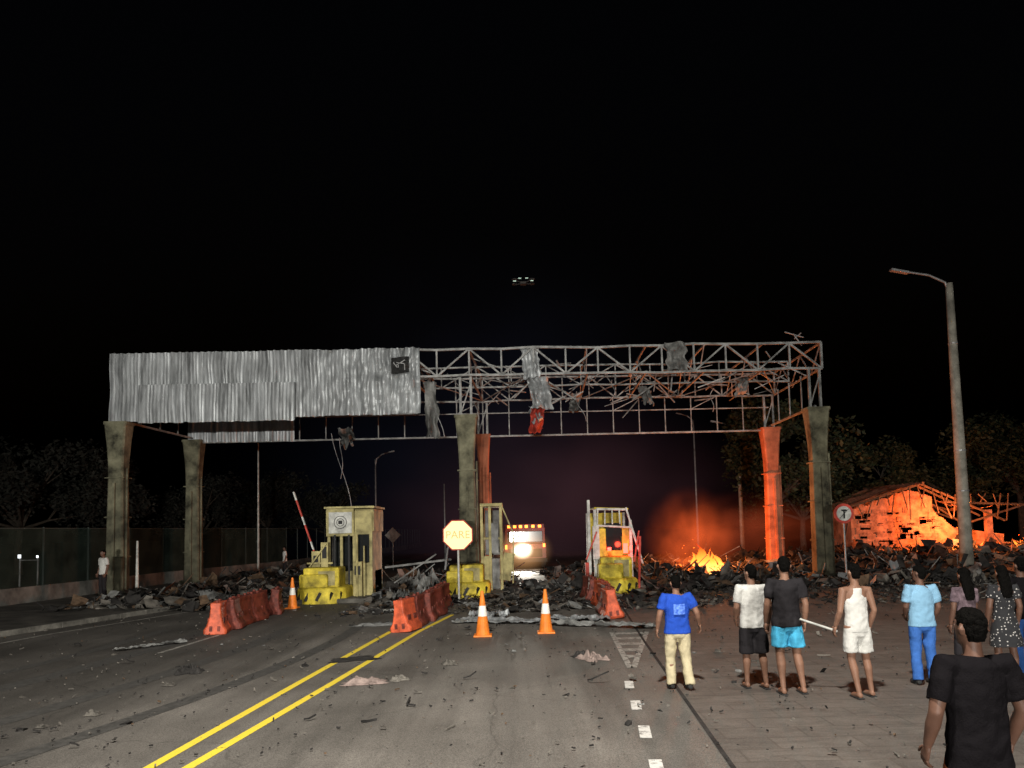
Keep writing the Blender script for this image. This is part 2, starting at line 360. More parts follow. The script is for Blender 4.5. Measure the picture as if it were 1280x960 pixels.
# ------------------------------------------------------------------ toll canopy
FL,FC,FR=V((-16.1,31,0)),V((-1.85,31.4,0)),V((12.75,31.5,0))
RL,RC,RR_=V((-15.65,37.3,0)),V((-1.4,37.7,0)),V((12.9,37.7,0))
can=root('toll_plaza_canopy',(-1.6,34.8,0))
def column(P,wd,mname,base=0):
    mb=MB()
    pr=[(0,.38,.32),(2.5,.345,.3),(4.9,.31,.28),(5.5,.325,.29),(6.2,.37,.32),(6.75,.42,.36),(7.0,.44,.38),(7.0,.48,.4),(7.12,.48,.4)]
    vs=[];fs=[]
    for z,a,b in pr:
        a*=wd;b*=wd;c=.06
        pts=[(-a,-b+c),(-a+c,-b),(a-c,-b),(a,-b+c),(a,b-c),(a-c,b),(-a+c,b),(-a,b-c)]
        vs+=[(P.x+x,P.y+y,z) for x,y in pts]
    n=8
    for i in range(len(pr)-1):
        for q in range(n): a=i*n+q;b=i*n+(q+1)%n; fs.append((a,b,b+n,a+n))
    fs.append(tuple(range((len(pr)-1)*n,len(pr)*n)))
    mb.add(vs,fs)
    mb.bx(P.x-.5*wd,P.x+.5*wd,P.y-.45*wd,P.y+.45*wd,.0,.28)
    mb.bx(P.x-.05,P.x+.05,P.y-.40*wd,P.y-.30*wd,.3,4.6); mb.cyl((P.x+.4*wd,P.y-.1,.28),(P.x+.4*wd,P.y-.1,5.2),.04,.04,8)
    for z in (1.6,3.2,4.8): mb.bx(P.x-.385*wd,P.x+.385*wd,P.y-.345*wd,P.y+.345*wd,z,z+.05)
    obj('column',mb,[mname],can)
for P in (FL,FC,FR): column(P,1,'column')
column(RL,1,'column'); column(RC,.8,'colred'); column(RR_,1,'colred')
T0,T1=8.78,9.9
def up(P,z): return V((P.x,P.y,z))
fr=MB()
def truss(A,B,z0,z1,n,w=.1,d=.055,damage=0):
    def pt(t,z): return V((A.x+(B.x-A.x)*t,A.y+(B.y-A.y)*t,z+.09*noise.noise(V((t*14,z,A.y)))))
    for i in range(n):
        t0,t1=i/n,(i+1)/n
        fr.beam(pt(t0,z1),pt(t1,z1),w); fr.beam(pt(t0,z0),pt(t1,z0),w)
        fr.beam(pt(t0,z0),pt(t0,z1),d)
        if R.random()>damage:
            if i%2: fr.beam(pt(t0,z1),pt(t1,z0),d)
            else: fr.beam(pt(t0,z0),pt(t1,z1),d)
    fr.beam(pt(1,z0),pt(1,z1),w)
ext=V((.35,.0,0))
A,B=FL-ext,FR+ext
truss(A,B,T0,T1,22,.09,.07)
truss(RL-ext,RR_+ext,T0,T1,22,.08,.06,damage=.08)
ML,MR=(FL+RL)/2,(FR+RR_)/2
truss(ML,MR,T0+.1,T1-.1,18,.07,.05,damage=.15)
for i in range(0,13):
    t=i/12; a=A.lerp(B,t); b=(RL-ext).lerp(RR_+ext,t)
    fr.beam(up(a,T1-.02),up(b,T1-.02),.07); fr.beam(up(a,T0+.02),up(b,T0+.02),.07)
    for j in range(5):
        u0,u1=j/5,(j+1)/5; p0,p1=a.lerp(b,u0),a.lerp(b,u1)
        if R.random()<.15: continue
        fr.beam(up(p0,T0 if j%2 else T1),up(p1,T1 if j%2 else T0),.045)
    if i<12:
        b2=(RL-ext).lerp(RR_+ext,t+1/12); a2=A.lerp(B,t+1/12)
        if i%2: fr.beam(up(a,T0),up(b2,T0),.04)
        else: fr.beam(up(b,T0),up(a2,T0),.04)
for P in (FL,FC,FR,RL,RC,RR_):
    for dx in (-.22,.22):
        fr.beam(V((P.x+dx,P.y,7.1)),V((P.x+dx,P.y,T0)),.1)
    fr.beam(V((P.x-.22,P.y,7.2)),V((P.x+.22,P.y,8.5)),.05)
n=22
for i in range(n):
    a=RL.lerp(RR_,i/n); b=RL.lerp(RR_,(i+1)/n)
    fr.beam(up(a,7.0),up(b,7.0),.08); fr.beam(up(a,8.15),up(b,8.15),.05); fr.beam(up(a,7.0),up(a,T0),.05)
    if i%3==1 : fr.beam(up(a,8.15),up(b,T0),.04)
E=FL.lerp(FR,.425)
for i in range(9):
    a=FL.lerp(E,i/9); b=FL.lerp(E,(i+1)/9)
    fr.beam(up(a,7.25),up(b,7.25),.08); fr.beam(up(a,7.25),up(a,T0),.06)
for a,b in ((FL,RL),(FR,RR_)):
    fr.beam(up(a,7.2),up(b,7.2),.08)
    for j in range(1,4): q=a.lerp(b,j/4); fr.beam(up(q,7.2),up(q,T0),.05)
for i in range(75):
    t=R.uniform(.44,.98); a=FL.lerp(FR,t).lerp(RL.lerp(RR_,t),R.random()); z=R.uniform(8.3,9.7)
    d=V((R.uniform(-1.3,1.3),R.uniform(-.6,.6),R.uniform(-.9,.5)))
    fr.beam(up(a,z),up(a,z)+d,R.choice([.03,.045,.06]))
obj('steel_truss',fr,['steel'],can)

def corr(name,x0,x1,ztop,zbot,A,B,off,mname,nx=None,wr=lambda u,v:0,bot=lambda u:0):
    def fy(x): return A.y+(B.y-A.y)*(x-A.x)/(B.x-A.x)
    nx=nx or max(8,int((x1-x0)/.04)); mb=MB()
    def fn(u,v):
        x=x0+(x1-x0)*u; zt=ztop; zb=zbot+bot(u); z=zb+(zt-zb)*v
        c=math.sin(x*2*math.pi/.3); c=max(-.6,min(.6,c))*.07
        nz=noise.noise(V((x*.9,z*.8,off)))*.1
        return V((x+noise.noise(V((x*.3,z,3)))*.03,fy(x)-off+c+nz+wr(u,v),z))
    mb.grid(fn,nx,26); return obj(name,mb,[mname],can,smooth=False)
def wr1(u,v):
    k=max(0,(u-.55)/.45); return k*(.3*noise.noise(V((u*26,v*3,1)))+.16*noise.noise(V((u*60,v*7,5))))-.05*math.sin(v*9+u*20)*(1 if u>.3 else .3)
corr('fascia_sheet',-16.45,-3.7,9.96,7.1,FL,FR,.16,'sheet',wr=wr1,bot=lambda u:.07*noise.noise(V((u*12,0,0)))+.12*u)
corr('fascia_sheet_overlay',-15.2,-8.8,8.6,7.02,FL,FR,.33,'sheet',bot=lambda u:.05*noise.noise(V((u*18,4,0))))
corr('rear_fascia_sheet',-15.9,-10.7,8.7,6.98,RL,RR_,.14,'sheet',bot=lambda u:.08*noise.noise(V((u*18,4,0))))
e=MB(); e.grid(lambda u,v:V((-4.85+.72*u,30.78+.05*math.sin(u*7)+.04*math.sin(v*9),8.85+.66*v+.04*u)),10,10); obj('emblem_plate',e,['emblem'],can)
e=MB()
for i in range(5):
    e.beam((-4.75+R.random()*.5,30.7,8.95+R.random()*.45),(-4.75+R.random()*.5,30.7,8.95+R.random()*.45),.03)
obj('emblem_mark',e,['metal'],can)
def torn(name,cx,y,ztop,zbot,wd,mname,lean=0,curl=.25,seed=0):
    mb=MB()
    def fn(u,v):
        z=ztop+(zbot-ztop)*v; ww=wd*(1-.35*abs(noise.noise(V((v*3,seed,0)))))
        x=cx+lean*v+(u-.5)*ww+.09*noise.noise(V((v*5,u*2,seed)))
        yy=y+curl*math.sin(v*4+seed)*.5+curl*noise.noise(V((u*2.2,v*3,seed+9)))+.03*math.sin(u*wd*22)
        z+=.3*noise.noise(V((u*3.7,seed,2)))*(1 if v>.5 else .3)
        return V((x,yy,z))
    mb.grid(fn,16,30); obj(name,mb,[mname],can)
torn('hanging_sheet',.85,31.3,9.93,8.6,.8,'sheet',.1,.2,1)
torn('hanging_sheet',1.15,31.25,8.7,7.3,.9,'sheet',.2,.45,2)
torn('hanging_red_sheet',1.15,31.5,7.4,6.4,.6,'redp',-.1,.6,3)
torn('hanging_sheet',1.0,31.45,7.5,6.8,.5,'sheet',.1,.5,13)
torn('hanging_sheet',6.9,31.2,9.95,8.85,.9,'sheetdk',.1,.3,4)
torn('hanging_sheet',-3.3,31.2,8.5,6.25,.55,'sheetdk',.05,.5,5)
torn('hanging_sheet',-8.1,36.9,7.5,6.6,.7,'sheetdk',.1,.5,6)
torn('hanging_sheet',6.2,35,8.9,8.0,.5,'sheetdk',.2,.4,8)
torn('hanging_sheet',10.6,34,9.0,8.2,.5,'sheetdk',-.2,.4,9)
torn('hanging_sheet',3.2,36,8.8,7.9,.5,'sheetdk',-.2,.4,19)
c=MB()
for (x,y,z0,x1,z1) in [(-8.6,36.5,7.2,-7.8,3.6),(-8.2,36.6,7.0,-8.3,5.0),(-3.2,31.5,8.4,-2.9,6.3),(3.1,35,8.7,3.4,7.3),(9.5,35,8.7,9.3,7.6),(4.6,33,8.8,4.4,7.9)]:
    pts=[V((x+(x1-x)*t+.12*math.sin(t*5+x),y+.1*math.sin(t*7),z0+(z1-z0)*t)) for t in [i/8 for i in range(9)]]
    c.limb(pts,[.018]*9,0,6)
c.limb([V((12.5,32,9.9)),V((12.2,32,10.35))],[.03,.02],0,6); c.limb([V((11.8,32,10.5)),V((12.6,32,10.25))],[.03,.02],0,6); c.limb([V((12.5,32,10.45)),V((12.2,32,10.2))],[.02,.02],0,6)
obj('dangling_cables',c,['metal'],can)

# ------------------------------------------------------------------ booths
def island(name,x0,x1,y0,y1):
    mb=MB(); mb.bx(x0,x1,y0,y1,0,.16); return obj(name,mb,['kerb'],bevel=.03)
island('traffic_island',-7.4,-4.9,25.7,34.5); island('traffic_island',-2.6,-.4,26.6,36); island('traffic_island',2.6,4.6,26.8,34.5)
def bumper(rt,x0,x1,y,ztop):
    mb=MB(); w_=x1-x0; cx=(x0+x1)/2
    pr=[(.0,1.0,0),(.45,1.0,0),(.55,.93,.08)]
    vs=[];fs=[];n=14
    for z,sc,iy in pr:
        for i in range(n+1):
            a=math.pi*i/n; vs.append((cx-math.cos(a)*w_/2*sc,y+.55-math.sin(a)*.55*sc,z))
        vs.append((cx+w_/2*sc,y+1.6,z)); vs.append((cx-w_/2*sc,y+1.6,z))
    K=n+3
    for i in range(2):
        for q in range(K): a=i*K+q;b=i*K+(q+1)%K; fs.append((a,b,b+K,a+K))
    fs.append(tuple(range(2*K,3*K))); mb.add(vs,fs)
    mb.bx(cx-w_*.36,cx+w_*.36,y+.35,y+1.4,.5,ztop)
    mb.bx(cx-w_*.42,cx+w_*.15,y+.22,y+.9,.5,ztop*.82)
    obj('crash_bumper',mb,['ypaint'],rt,bevel=.08)
    st=MB(); st.bx(cx-w_*.05,cx+w_*.28,y+.33,y+.346,.6,ztop-.12); obj('hazard_panel',st,['cream'],rt)
    sk_=MB()
    for i in range(5):
        a=math.pi*(.2+.15*i); sk_.box((cx-math.cos(a)*w_/2*1.005,y+.55-math.sin(a)*.56,.25),(.1,.02,.3),Matrix.Rotation(math.pi/2-a,3,'Z')@Matrix.Rotation(.5,3,'Y'))
    obj('scuff_stripes',sk_,['black'],rt)
b1=root('toll_booth',(-5.9,27.5,0)); bumper(b1,-7.4,-5.7,25.55,1.2)
mb=MB()
x0,x1,y0,y1=-6.6,-5.0,27,29
mb.bx(x0,x1,y0+.5,y1,.16,1.0,0)
for x in (x0+.06,x0+.5,x0+.95,x1-.06):
    for y in (y0+.06,y1-.06): mb.bx(x-.05,x+.05,y-.05,y+.05,.16,2.4,0)
mb.bx(x1-.62,x1,y0-.02,y0+.08,.16,3.1,0); mb.bx(x1-.05,x1,y0+.09,y1-.12,.16,2.4,0)
mb.bx(x0-.02,x1-.64,y0-.06,y1+.06,2.25,3.22,0); mb.bx(x1-.63,x1+.04,y0+.09,y1+.06,2.4,3.2,0); mb.bx(x0-.08,x1+.1,y0-.12,y1+.12,3.225,3.3,0)
mb.bx(x0+.1,x1-.65,y0+.46,y0+.48,1.0,2.24,1)
mb.bx(x0+.02,x0+.04,y0+.6,y1-.12,1.02,2.24,1)
mb.bx(x1-.5,x1-.1,y0-.05,y0-.022,1.3,2.3,1)
mb.bx(x0+.08,x0+.9,y0-.1,y0-.062,2.35,3.1,2)
obj('booth_body',mb,['cream','glass','wpaint'],b1,bevel=.012)
mb=MB()
for i in range(24):
    a=2*math.pi*i/24; b=2*math.pi*(i+1)/24; c_=V((-6.1,26.88,2.74))
    for r_ in (.22,.13): mb.beam(c_+V((math.cos(a)*r_,0,math.sin(a)*r_)),c_+V((math.cos(b)*r_,0,math.sin(b)*r_)),.018)
mb.bx(-6.17,-6.03,26.87,26.89,2.68,2.8)
for (x,z0,z1) in [(-6.3,.4,2.3),(-5.8,.2,2.3)]: mb.bx(x-.03,x+.03,26.85,26.9,z0,z1)
obj('booth_trim',mb,['black'],b1)
mb=MB(); mb.bx(-7.05,-6.75,26.6,26.9,1.1,1.75); mb.bx(-6.7,-6.45,26.5,26.75,1.1,2.05); mb.cyl((-5.45,26.5,.16),(-5.45,26.5,2.3),.035); mb.cyl((-5.2,26.5,.16),(-5.2,26.5,1.9),.03); mb.bx(-7.2,-6.3,26.55,26.59,1.3,1.36); mb.bx(-5.6,-5.3,26.6,26.9,.16,1.35); mb.beam((-7.1,26.5,1.2),(-6.5,26.45,2.0),.05); mb.bx(-6.25,-5.95,26.62,26.86,.16,1.1)
obj('ticket_machine',mb,['cream'],b1,bevel=.01)
mb=MB(); mb.bx(-6.98,-6.82,26.57,26.6,1.35,1.6); mb.bx(-6.65,-6.5,26.47,26.5,1.5,1.9); mb.bx(-5.55,-5.35,26.57,26.6,.9,1.2); obj('machine_screens',mb,['black'],b1)
bar=root('barrier_arm',(-6.95,26.9,0))
for i in range(8):
    mb=MB(); a=V((-6.95,26.9,1.5)); bb=V((-7.75,26.9,3.85)); mb.beam(a.lerp(bb,i/8),a.lerp(bb,(i+1)/8),.1,.05); obj('arm_segment',mb,['redp' if i%3!=1 else 'wpaint'],bar)
mb=MB(); mb.bx(-7.1,-6.8,26.95,27.3,.16,1.6); obj('arm_housing',mb,['ypaint'],bar,bevel=.02)

b2=root('toll_booth',(-1.2,28,0)); bumper(b2,-2.5,-.85,26.4,1.15)
mb=MB()
for x in (-1.15,-.85,-.45):
    for y in (27.8,29.4): mb.bx(x-.05,x+.05,y-.05,y+.05,.16,3.2)
mb.bx(-1.2,-.38,27.74,29.5,3.205,3.32); mb.bx(-1.1,-.9,27.82,27.86,.16,1.4); mb.bx(-1.1,-.5,27.78,27.82,2.0,2.08)
mb.beam((-.4,27.7,3.2),(.0,27.7,2.2),.05); mb.beam((.0,27.7,2.2),(-.05,27.7,.4),.05)
mb.box((-.25,27.9,1.0),(.4,.05,1.0),Matrix.Rotation(.2,3,'Y'))
obj('booth_frame',mb,['cream'],b2,bevel=.01)
mb=MB(); mb.bx(-1.08,-.52,28.0,29.2,.2,1.3); mb.bx(-1.08,-.52,29.3,29.34,1.4,3.1); mb.bx(-.8,-.55,27.7,27.76,1.5,2.6); obj('booth_counter',mb,['sheetdk'],b2)
mb=MB()
pts=[(-2.4,1.0),(-2.3,1.75),(-1.95,2.0),(-1.5,1.9)]
for a,b in zip(pts,pts[1:]): mb.cyl((a[0],26.6,a[1]),(b[0],26.6,b[1]),.04)
obj('guard_rail',mb,['metal'],b2)

b3=root('toll_booth',(3.5,28,0)); bumper(b3,2.85,4.4,26.7,1.3)
mb=MB()
mb.bx(2.70,2.80,27.6,27.7,.16,3.35)
mb.bx(2.92,3.03,27.6,27.7,.16,3.0); mb.bx(4.2,4.3,27.6,27.7,.16,2.6)
for x in (2.85,4.25): mb.bx(x-.045,x+.045,29.2,29.3,.16,2.9)
mb.beam((2.98,27.56,2.42),(4.3,27.56,2.32),.07); mb.beam((4.1,27.6,3.05),(4.65,27.6,1.0),.07); mb.beam((4.25,27.5,2.3),(4.6,27.5,1.2),.05)
mb.bx(2.86,3.1,27.5,27.55,1.2,2.4)
for i in range(4): mb.beam((3.05+i*.27,27.55,2.45),(3.1+i*.26,27.75,3.0),.05)
mb.beam((3.05,27.75,3.02),(4.1,27.75,2.98),.08)
obj('booth_frame',mb,['wpaint'],b3,bevel=.01)
mb=MB(); mb.box((3.6,28.6,3.03),(1.25,1.6,.06),Matrix.Rotation(.05,3,'Y')); mb.bx(3.05,4.2,28,29.2,.16,1.5); mb.bx(3.05,3.35,27.62,27.66,1.3,2.3); mb.bx(2.9,4.2,29.35,29.4,1.55,2.9); mb.bx(3.95,4.2,27.72,27.78,1.4,2.3)
obj('booth_panels',mb,['ypaint'],b3,bevel=.01)
mb=MB(); mb.bx(3.37,3.94,27.9,27.94,1.52,2.5); mb.bx(3.36,3.94,27.6,27.62,2.0,2.3); obj('booth_window',mb,['glass'],b3)
mb=MB(); mb.bx(3.4,3.52,27.55,27.6,1.5,1.62); mb.bx(3.96,4.12,27.55,27.6,1.4,1.75); mb.bx(4.15,4.25,27.4,27.45,1.5,1.65); obj('warning_lights',mb,['tail'],b3)
lamp('warning_glow','POINT',(3.9,27.2,1.7),25,(1,.06,.03),b3,shadow_soft_size=.1)
mb=MB(); mb.beam((4.45,27.4,.1),(4.55,27.4,2.0),.07); mb.bx(2.55,2.68,27.3,27.5,.16,1.1); mb.beam((2.6,27.4,1.2),(3.0,27.4,2.2),.05); mb.beam((4.3,27.3,1.1),(4.5,27.3,2.2),.05); obj('red_posts',mb,['redp'],b3)

# stop sign
ss=root('stop_sign',(-1.85,25.4,0))
def ngon(mb,c,r_,n,t,mi=0,rot=0):
    c=V(c); vs=[]
    for y in (-t/2,t/2):
        for i in range(n): a=rot+2*math.pi*i/n; vs.append(c+V((math.cos(a)*r_,y,math.sin(a)*r_)))
    fs=[tuple(range(n)),tuple(reversed(range(n,2*n)))]+[(i,i+n,(i+1)%n+n,(i+1)%n) for i in range(n)]
    mb.add(vs,fs,mi)
mb=MB(); ngon(mb,(-1.85,25.4,2.2),.54,8,.02,0,math.pi/8); obj('sign_rim',mb,['redp'],ss)
mb=MB(); ngon(mb,(-1.85,25.38,2.2),.5,8,.012,0,math.pi/8); obj('sign_face',mb,['stopface'],ss)
mb=MB(); mb.cyl((-1.85,25.45,0),(-1.85,25.45,2.5),.035); obj('sign_post',mb,['wpaint'],ss)
fc=bpy.data.curves.new('lettering','FONT'); fc.body='PARE'; fc.size=.36; fc.align_x='CENTER'; fc.align_y='CENTER'; fc.extrude=.004
fo=bpy.data.objects.new('lettering',fc); scene.collection.objects.link(fo); fo.parent=ss; fo.location=(0,-.035,2.2); fo.rotation_euler=(math.pi/2,0,0); fc.materials.append(emat('letter_glow',(.9,.4,.12),.35))  # lettering colour also given a glow of its own

rs=root('round_traffic_sign',(12.6,29,0))
mb=MB(); ngon(mb,(12.6,29,2.66),.38,28,.02); obj('sign_rim',mb,['redp'],rs)
mb=MB(); ngon(mb,(12.6,28.98,2.66),.28,28,.012); obj('sign_face',mb,['wpaint'],rs)
mb=MB(); mb.box((12.6,28.96,2.62),(.06,.012,.3)); mb.box((12.6,28.955,2.78),(.2,.012,.07)); mb.beam((12.42,28.95,2.48),(12.78,28.95,2.84),.04,.01); obj('sign_symbol',mb,['black'],rs)
mb=MB(); mb.cyl((12.6,29.04,0),(12.6,29.04,2.9),.035); obj('sign_post',mb,['metal'],rs)
ds=root('warning_sign',(-7.6,48,0))
mb=MB(); ngon(mb,(-7.6,48,2.2),.5,4,.02); obj('sign_plate',mb,['sheetdk'],ds)
mb=MB(); mb.cyl((-7.6,48.04,0),(-7.6,48.04,2.4),.035); obj('sign_post',mb,['metal'],ds)

# ------------------------------------------------------------------ barriers and cones
def barrier(P,ang,mname):
    rt=root('plastic_road_barrier',(P[0],P[1],0)); mb=MB()
    pr=[(.26,0),(.27,.1),(.2,.2),(.14,.42),(.12,.62),(.13,.68),(.13,.74)]
    L_=.4
    rot=Matrix.Rotation(ang,3,'Z')@Matrix.Rotation(R.gauss(0,.05),3,'Y'); c=V((P[0],P[1],.008)); ln=len(pr)
    vs=[];fs=[]
    for k_,yy in enumerate((-L_,-L_+.05,L_-.05,L_)):
        sc=.86 if k_ in (0,3) else 1
        loop=[(-x*sc,z) for x,z in pr]+[(x*sc,z*1) for x,z in reversed(pr)]
        vs+=[c+rot@V((x,yy,z)) for x,z in loop]
    K=2*ln
    for k_ in range(3):
        for q in range(K): a=k_*K+q;b=k_*K+(q+1)%K; fs.append((a,a+K,b+K,b))
    fs.append(tuple(range(K))); fs.append(tuple(reversed(range(3*K,4*K)))); mb.add(vs,fs)
    obj('body',mb,[mname],rt,bevel=.015)
    d=MB()
    for yy in (-.2,.2):
        d.cyl(c+rot@V((0,yy,.73)),c+rot@V((0,yy,.79)),.04)
        for sx_ in (-1,1): d.box(c+rot@V((sx_*.17,yy,.3)),(.03,.2,.16),rot)
    for sx_ in (-.09,.09): d.box(c+rot@V((sx_,-L_-.0,.14)),(.07,.02,.12),rot)
    obj('fittings',d,['barrierdk'],rt)
def row(a,b,n):
    a=V(a);b=V(b)
    for i in range(n):
        p_=a.lerp(b,i/(n-1)); ang=math.atan2(-(b-a).x,(b-a).y)+R.uniform(-.2,.2)
        barrier((p_.x+R.uniform(-.1,.1),p_.y),ang,'barrier' if i==0 or R.random()<.15 else 'barrierdk')
row((-7.15,18.6),(-7.3,22.9),6); row((-2.5,18.2),(-2.15,23.4),6); row((2.55,19.9),(2.5,25.2),6)
def cone(x,y,h=1.0):
    rt=root('traffic_cone',(x,y,0)); s_=h
    mb=MB(); mb.box((x,y,.025),(.4*s_,.4*s_,.04)); obj('base',mb,['cone'],rt,bevel=.01)
    def seg(z0,z1,e=0):
        f=lambda z:(.155-.125*z)*s_+e
        q=MB(); q.cyl((x,y,.045+z0*s_*.95),(x,y,.045+z1*s_*.95),f(z0),f(z1),20); return q
    obj('cone_body',seg(0,1),['cone'],rt,smooth=False); obj('reflective_band',seg(.42,.66,.003),['reflect'],rt)
cone(-.72,16.9,1.0); cone(.68,17.2,.98); cone(-7.05,24.3,.98)

# ------------------------------------------------------------------ street lamps & poles
def slamp(name,x,y,h,arm,mname='pole',r_=.17,lean=0):
    rt=root(name,(x,y,0)); mb=MB(); mb.cyl((x,y,0),(x+lean,y,h),r_,r_*.55,14); obj('pole',mb,[mname],rt,smooth=True)
    if arm:
        mb=MB(); x2=x+lean
        pts=[V((x2,y,h-.5)),V((x2+arm*.08,y,h+.05)),V((x2+arm*.4,y,h+.38)),V((x2+arm*.85,y,h+.55))]
        mb.limb(pts,[.05,.05,.045,.04],0,8); mb.box((x2+arm*1.0,y,h+.58),(abs(arm)*.36,.22,.09),Matrix.Rotation(-.2 if arm>0 else .2,3,'Y'))
        if r_>.2:
            for z in (3.5,5.2,9.8): mb.cyl((x,y,z),(x,y,z+.06),r_*1.06-(z/h)*r_*.45,None,14)
        obj('lamp_arm',mb,['metal'],rt)
slamp('added_road_lamp',18.95,32,12.45,-2.1,r_=.27)
slamp('added_road_lamp',-10.8,60,8.2,1.3,'metal',.09); slamp('added_road_lamp',15.0,62,11,-1.2,'metal',.1); slamp('added_road_lamp',15.0,50,8.6,-1.5,'pole',.16)
slamp('utility_pole',-15.4,46,8.0,0,'wpaint',.07); slamp('utility_pole',-5.2,58,6,0,'metal',.08); slamp('steel_bollard_post',-14.8,30,2.25,0,'wpaint',.07)

# ------------------------------------------------------------------ fence and wall
fw=root('perimeter_fence',(-17.3,31,0))
wl=MB();po=MB();me_=MB()
for a,b in zip(fenceL,fenceL[1:]):
    A=V((a[0],a[1],0));B=V((b[0],b[1],0)); L_=(B-A).length; n=max(1,int(L_/2.5))
    if A.y>100: break
    wl.beam(A+V((0,0,.35)),B+V((0,0,.35)),.2,.7)
    for i in range(n):
        q=A.lerp(B,i/n); q2=A.lerp(B,(i+1)/n); po.cyl(q+V((0,0,.7)),q+V((0,0,2.85)),.035,.035,8)
        po.beam(q+V((0,0,2.8)),q2+V((0,0,2.8)),.04)
    if A.y>=0 and B.y<60:
        me_.add([A+V((.03,0,.7)),B+V((.03,0,.7)),B+V((.03,0,2.78)),A+V((.03,0,2.78))],[(0,1,2,3)])
obj('base_wall',wl,['wallc'],fw); obj('posts',po,['fence'],fw); obj('mesh_panel',me_,['net'],fw)
yl=root('yard_lamp',(-22,34,0)); mb=MB(); mb.cyl((-22,34,0),(-22,34,1.7),.04); mb.cyl((-21.2,34,0),(-21.2,34,1.65),.04); mb.beam((-22,34,1.5),(-21.2,34,1.5),.04); obj('post',mb,['metal'],yl)
mb=MB(); mb.cyl((-22,33.95,1.6),(-22,33.95,1.75),.06); mb.cyl((-21.2,33.95,1.6),(-21.2,33.95,1.7),.04); obj('lamp_head',mb,[emat('yard_lamp_lens',(.9,.95,1),4)],yl)

# ------------------------------------------------------------------ vehicles
tk=root('fire_truck',(.7,46,0)); mb=MB()
mb.bx(-.55,1.95,45.6,52,.55,1.5,0); mb.bx(-.5,1.9,45.9,48,1.5,2.45,0); mb.bx(-.55,1.95,48.1,52,1.5,2.7,0)
mb.bx(-.35,1.75,45.86,45.9,1.6,2.25,1); mb.bx(-.3,1.7,45.56,45.6,.7,1.2,2); mb.bx(-.6,2.0,45.4,45.6,.4,.65,2)
obj('body',mb,['truck','glass','black'],tk,bevel=.05)
mb=MB()
for x in (-.4,1.8):
    for y in (46.6,50.6): mb.cyl((x-.14,y,.45),(x+.14,y,.45),.45,.45,20)
obj('wheels',mb,['rubber'],tk)
mb=MB()
for x in (.2,.85): mb.cyl((x,45.54,1.1+(x-.2)*.25),(x,45.5,1.1+(x-.2)*.25),.15,.15,16)
obj('headlamps',mb,['head'],tk)
mb=MB()
for x in (-.35,.0,.35,.7,1.1,1.5): mb.bx(x,x+.18,45.85,45.95,2.46,2.62)
mb.bx(-.5,-.38,45.5,45.56,1.2,1.45); mb.bx(1.75,1.88,45.5,45.56,1.3,1.5)
obj('beacons',mb,['amber'],tk)
for x in (.2,.85):
    l=lamp('headlamp_beam','SPOT',(x,44.9,1.15),1400,(1,.93,.8),tk,spot_size=1.2,spot_blend=.9,shadow_soft_size=.1); aim(l,(x,44.9,1.15),(x-1,30,.3))
ca=root('parked_car',(5.1,38,0)); mb=MB()
prof=[(0,.35),(0,.95),(.25,1.05),(.7,1.5),(2.4,1.52),(3.2,1.0),(4.2,.85),(4.3,.4)]
vs=[]
for x in (4.25,5.95):
    for y,z in prof: vs.append((x+(.12 if z>1.2 and x<5 else (-.12 if z>1.2 else 0)),38+y,z))
n=len(prof); mb.add(vs,[tuple(range(n)),tuple(reversed(range(n,2*n)))]+[(i,i+n,(i+1)%n+n,(i+1)%n) for i in range(n)])
obj('body',mb,['car'],ca,bevel=.04)
mb=MB()
for x in (4.35,5.85):
    for y in (38.8,41.4): mb.cyl((x-.1,y,.33),(x+.1,y,.33),.33,.33,18)
obj('wheels',mb,['rubber'],ca)
mb=MB(); mb.add([(4.5,38.32,1.14),(5.7,38.32,1.14),(5.6,38.6,1.44),(4.6,38.6,1.44)],[(0,1,2,3)]); obj('rear_window',mb,['glass'],ca)
mb=MB(); mb.bx(4.3,4.55,37.96,38.0,.8,1.02); mb.bx(5.65,5.9,37.96,38.0,.8,1.02); obj('tail_lamps',mb,['tail'],ca)
l=lamp('tail_glow','POINT',(5.1,37.6,1.1),90,(1,.06,.04),ca,shadow_soft_size=.3)

# ------------------------------------------------------------------ ruined house
h=root('ruined_brick_house',(24.5,48,0)); mb=MB()
X0,X1,Y0,Y1=20.4,27.0,46,52
def hz(x): return 3.25+1.2*max(0,1-abs(x-24)/3.9)
def wall(x0,x1,fn,y,t=.22,n=20,mi=0):
    for i in range(n):
        a=x0+(x1-x0)*i/n;b=x0+(x1-x0)*(i+1)/n; q=fn((a+b)/2)
        if q>.1: mb.bx(a,b,y,y+t,0,q,mi)
wall(X0,X1,lambda x:(hz(x)-.25 if x<25.3 else 3.0-(x-25.3)*.9)+.2*noise.noise(V((x*2.4,0,0))),Y0,n=60)
wall(X0,X1,lambda x:hz(x)-.6,Y1,n=30)
mb.bx(X0,X0+.22,Y0+.22,Y1,0,3.0); mb.bx(X1-.22,X1,Y0+.22,Y1,0,1.4)
mb.bx(28.6,28.95,46,46.3,0,2.9); mb.bx(31.5,31.8,46,46.3,0,1.9); mb.box((30.2,50.5,.8),(4.2,.22,1.7),Matrix.Rotation(.15,3,'Y'))
obj('walls',mb,['brick'],h)
mb=MB()
for i in range(90):
    x=R.uniform(X0,25.3); z=R.uniform(.3,2.9); mb.bx(x,x+R.uniform(.2,.9),Y0-.03,Y0-.002,z,z+R.uniform(.05,.4))
obj('broken_render',mb,['tile'],h)
rf=MB()
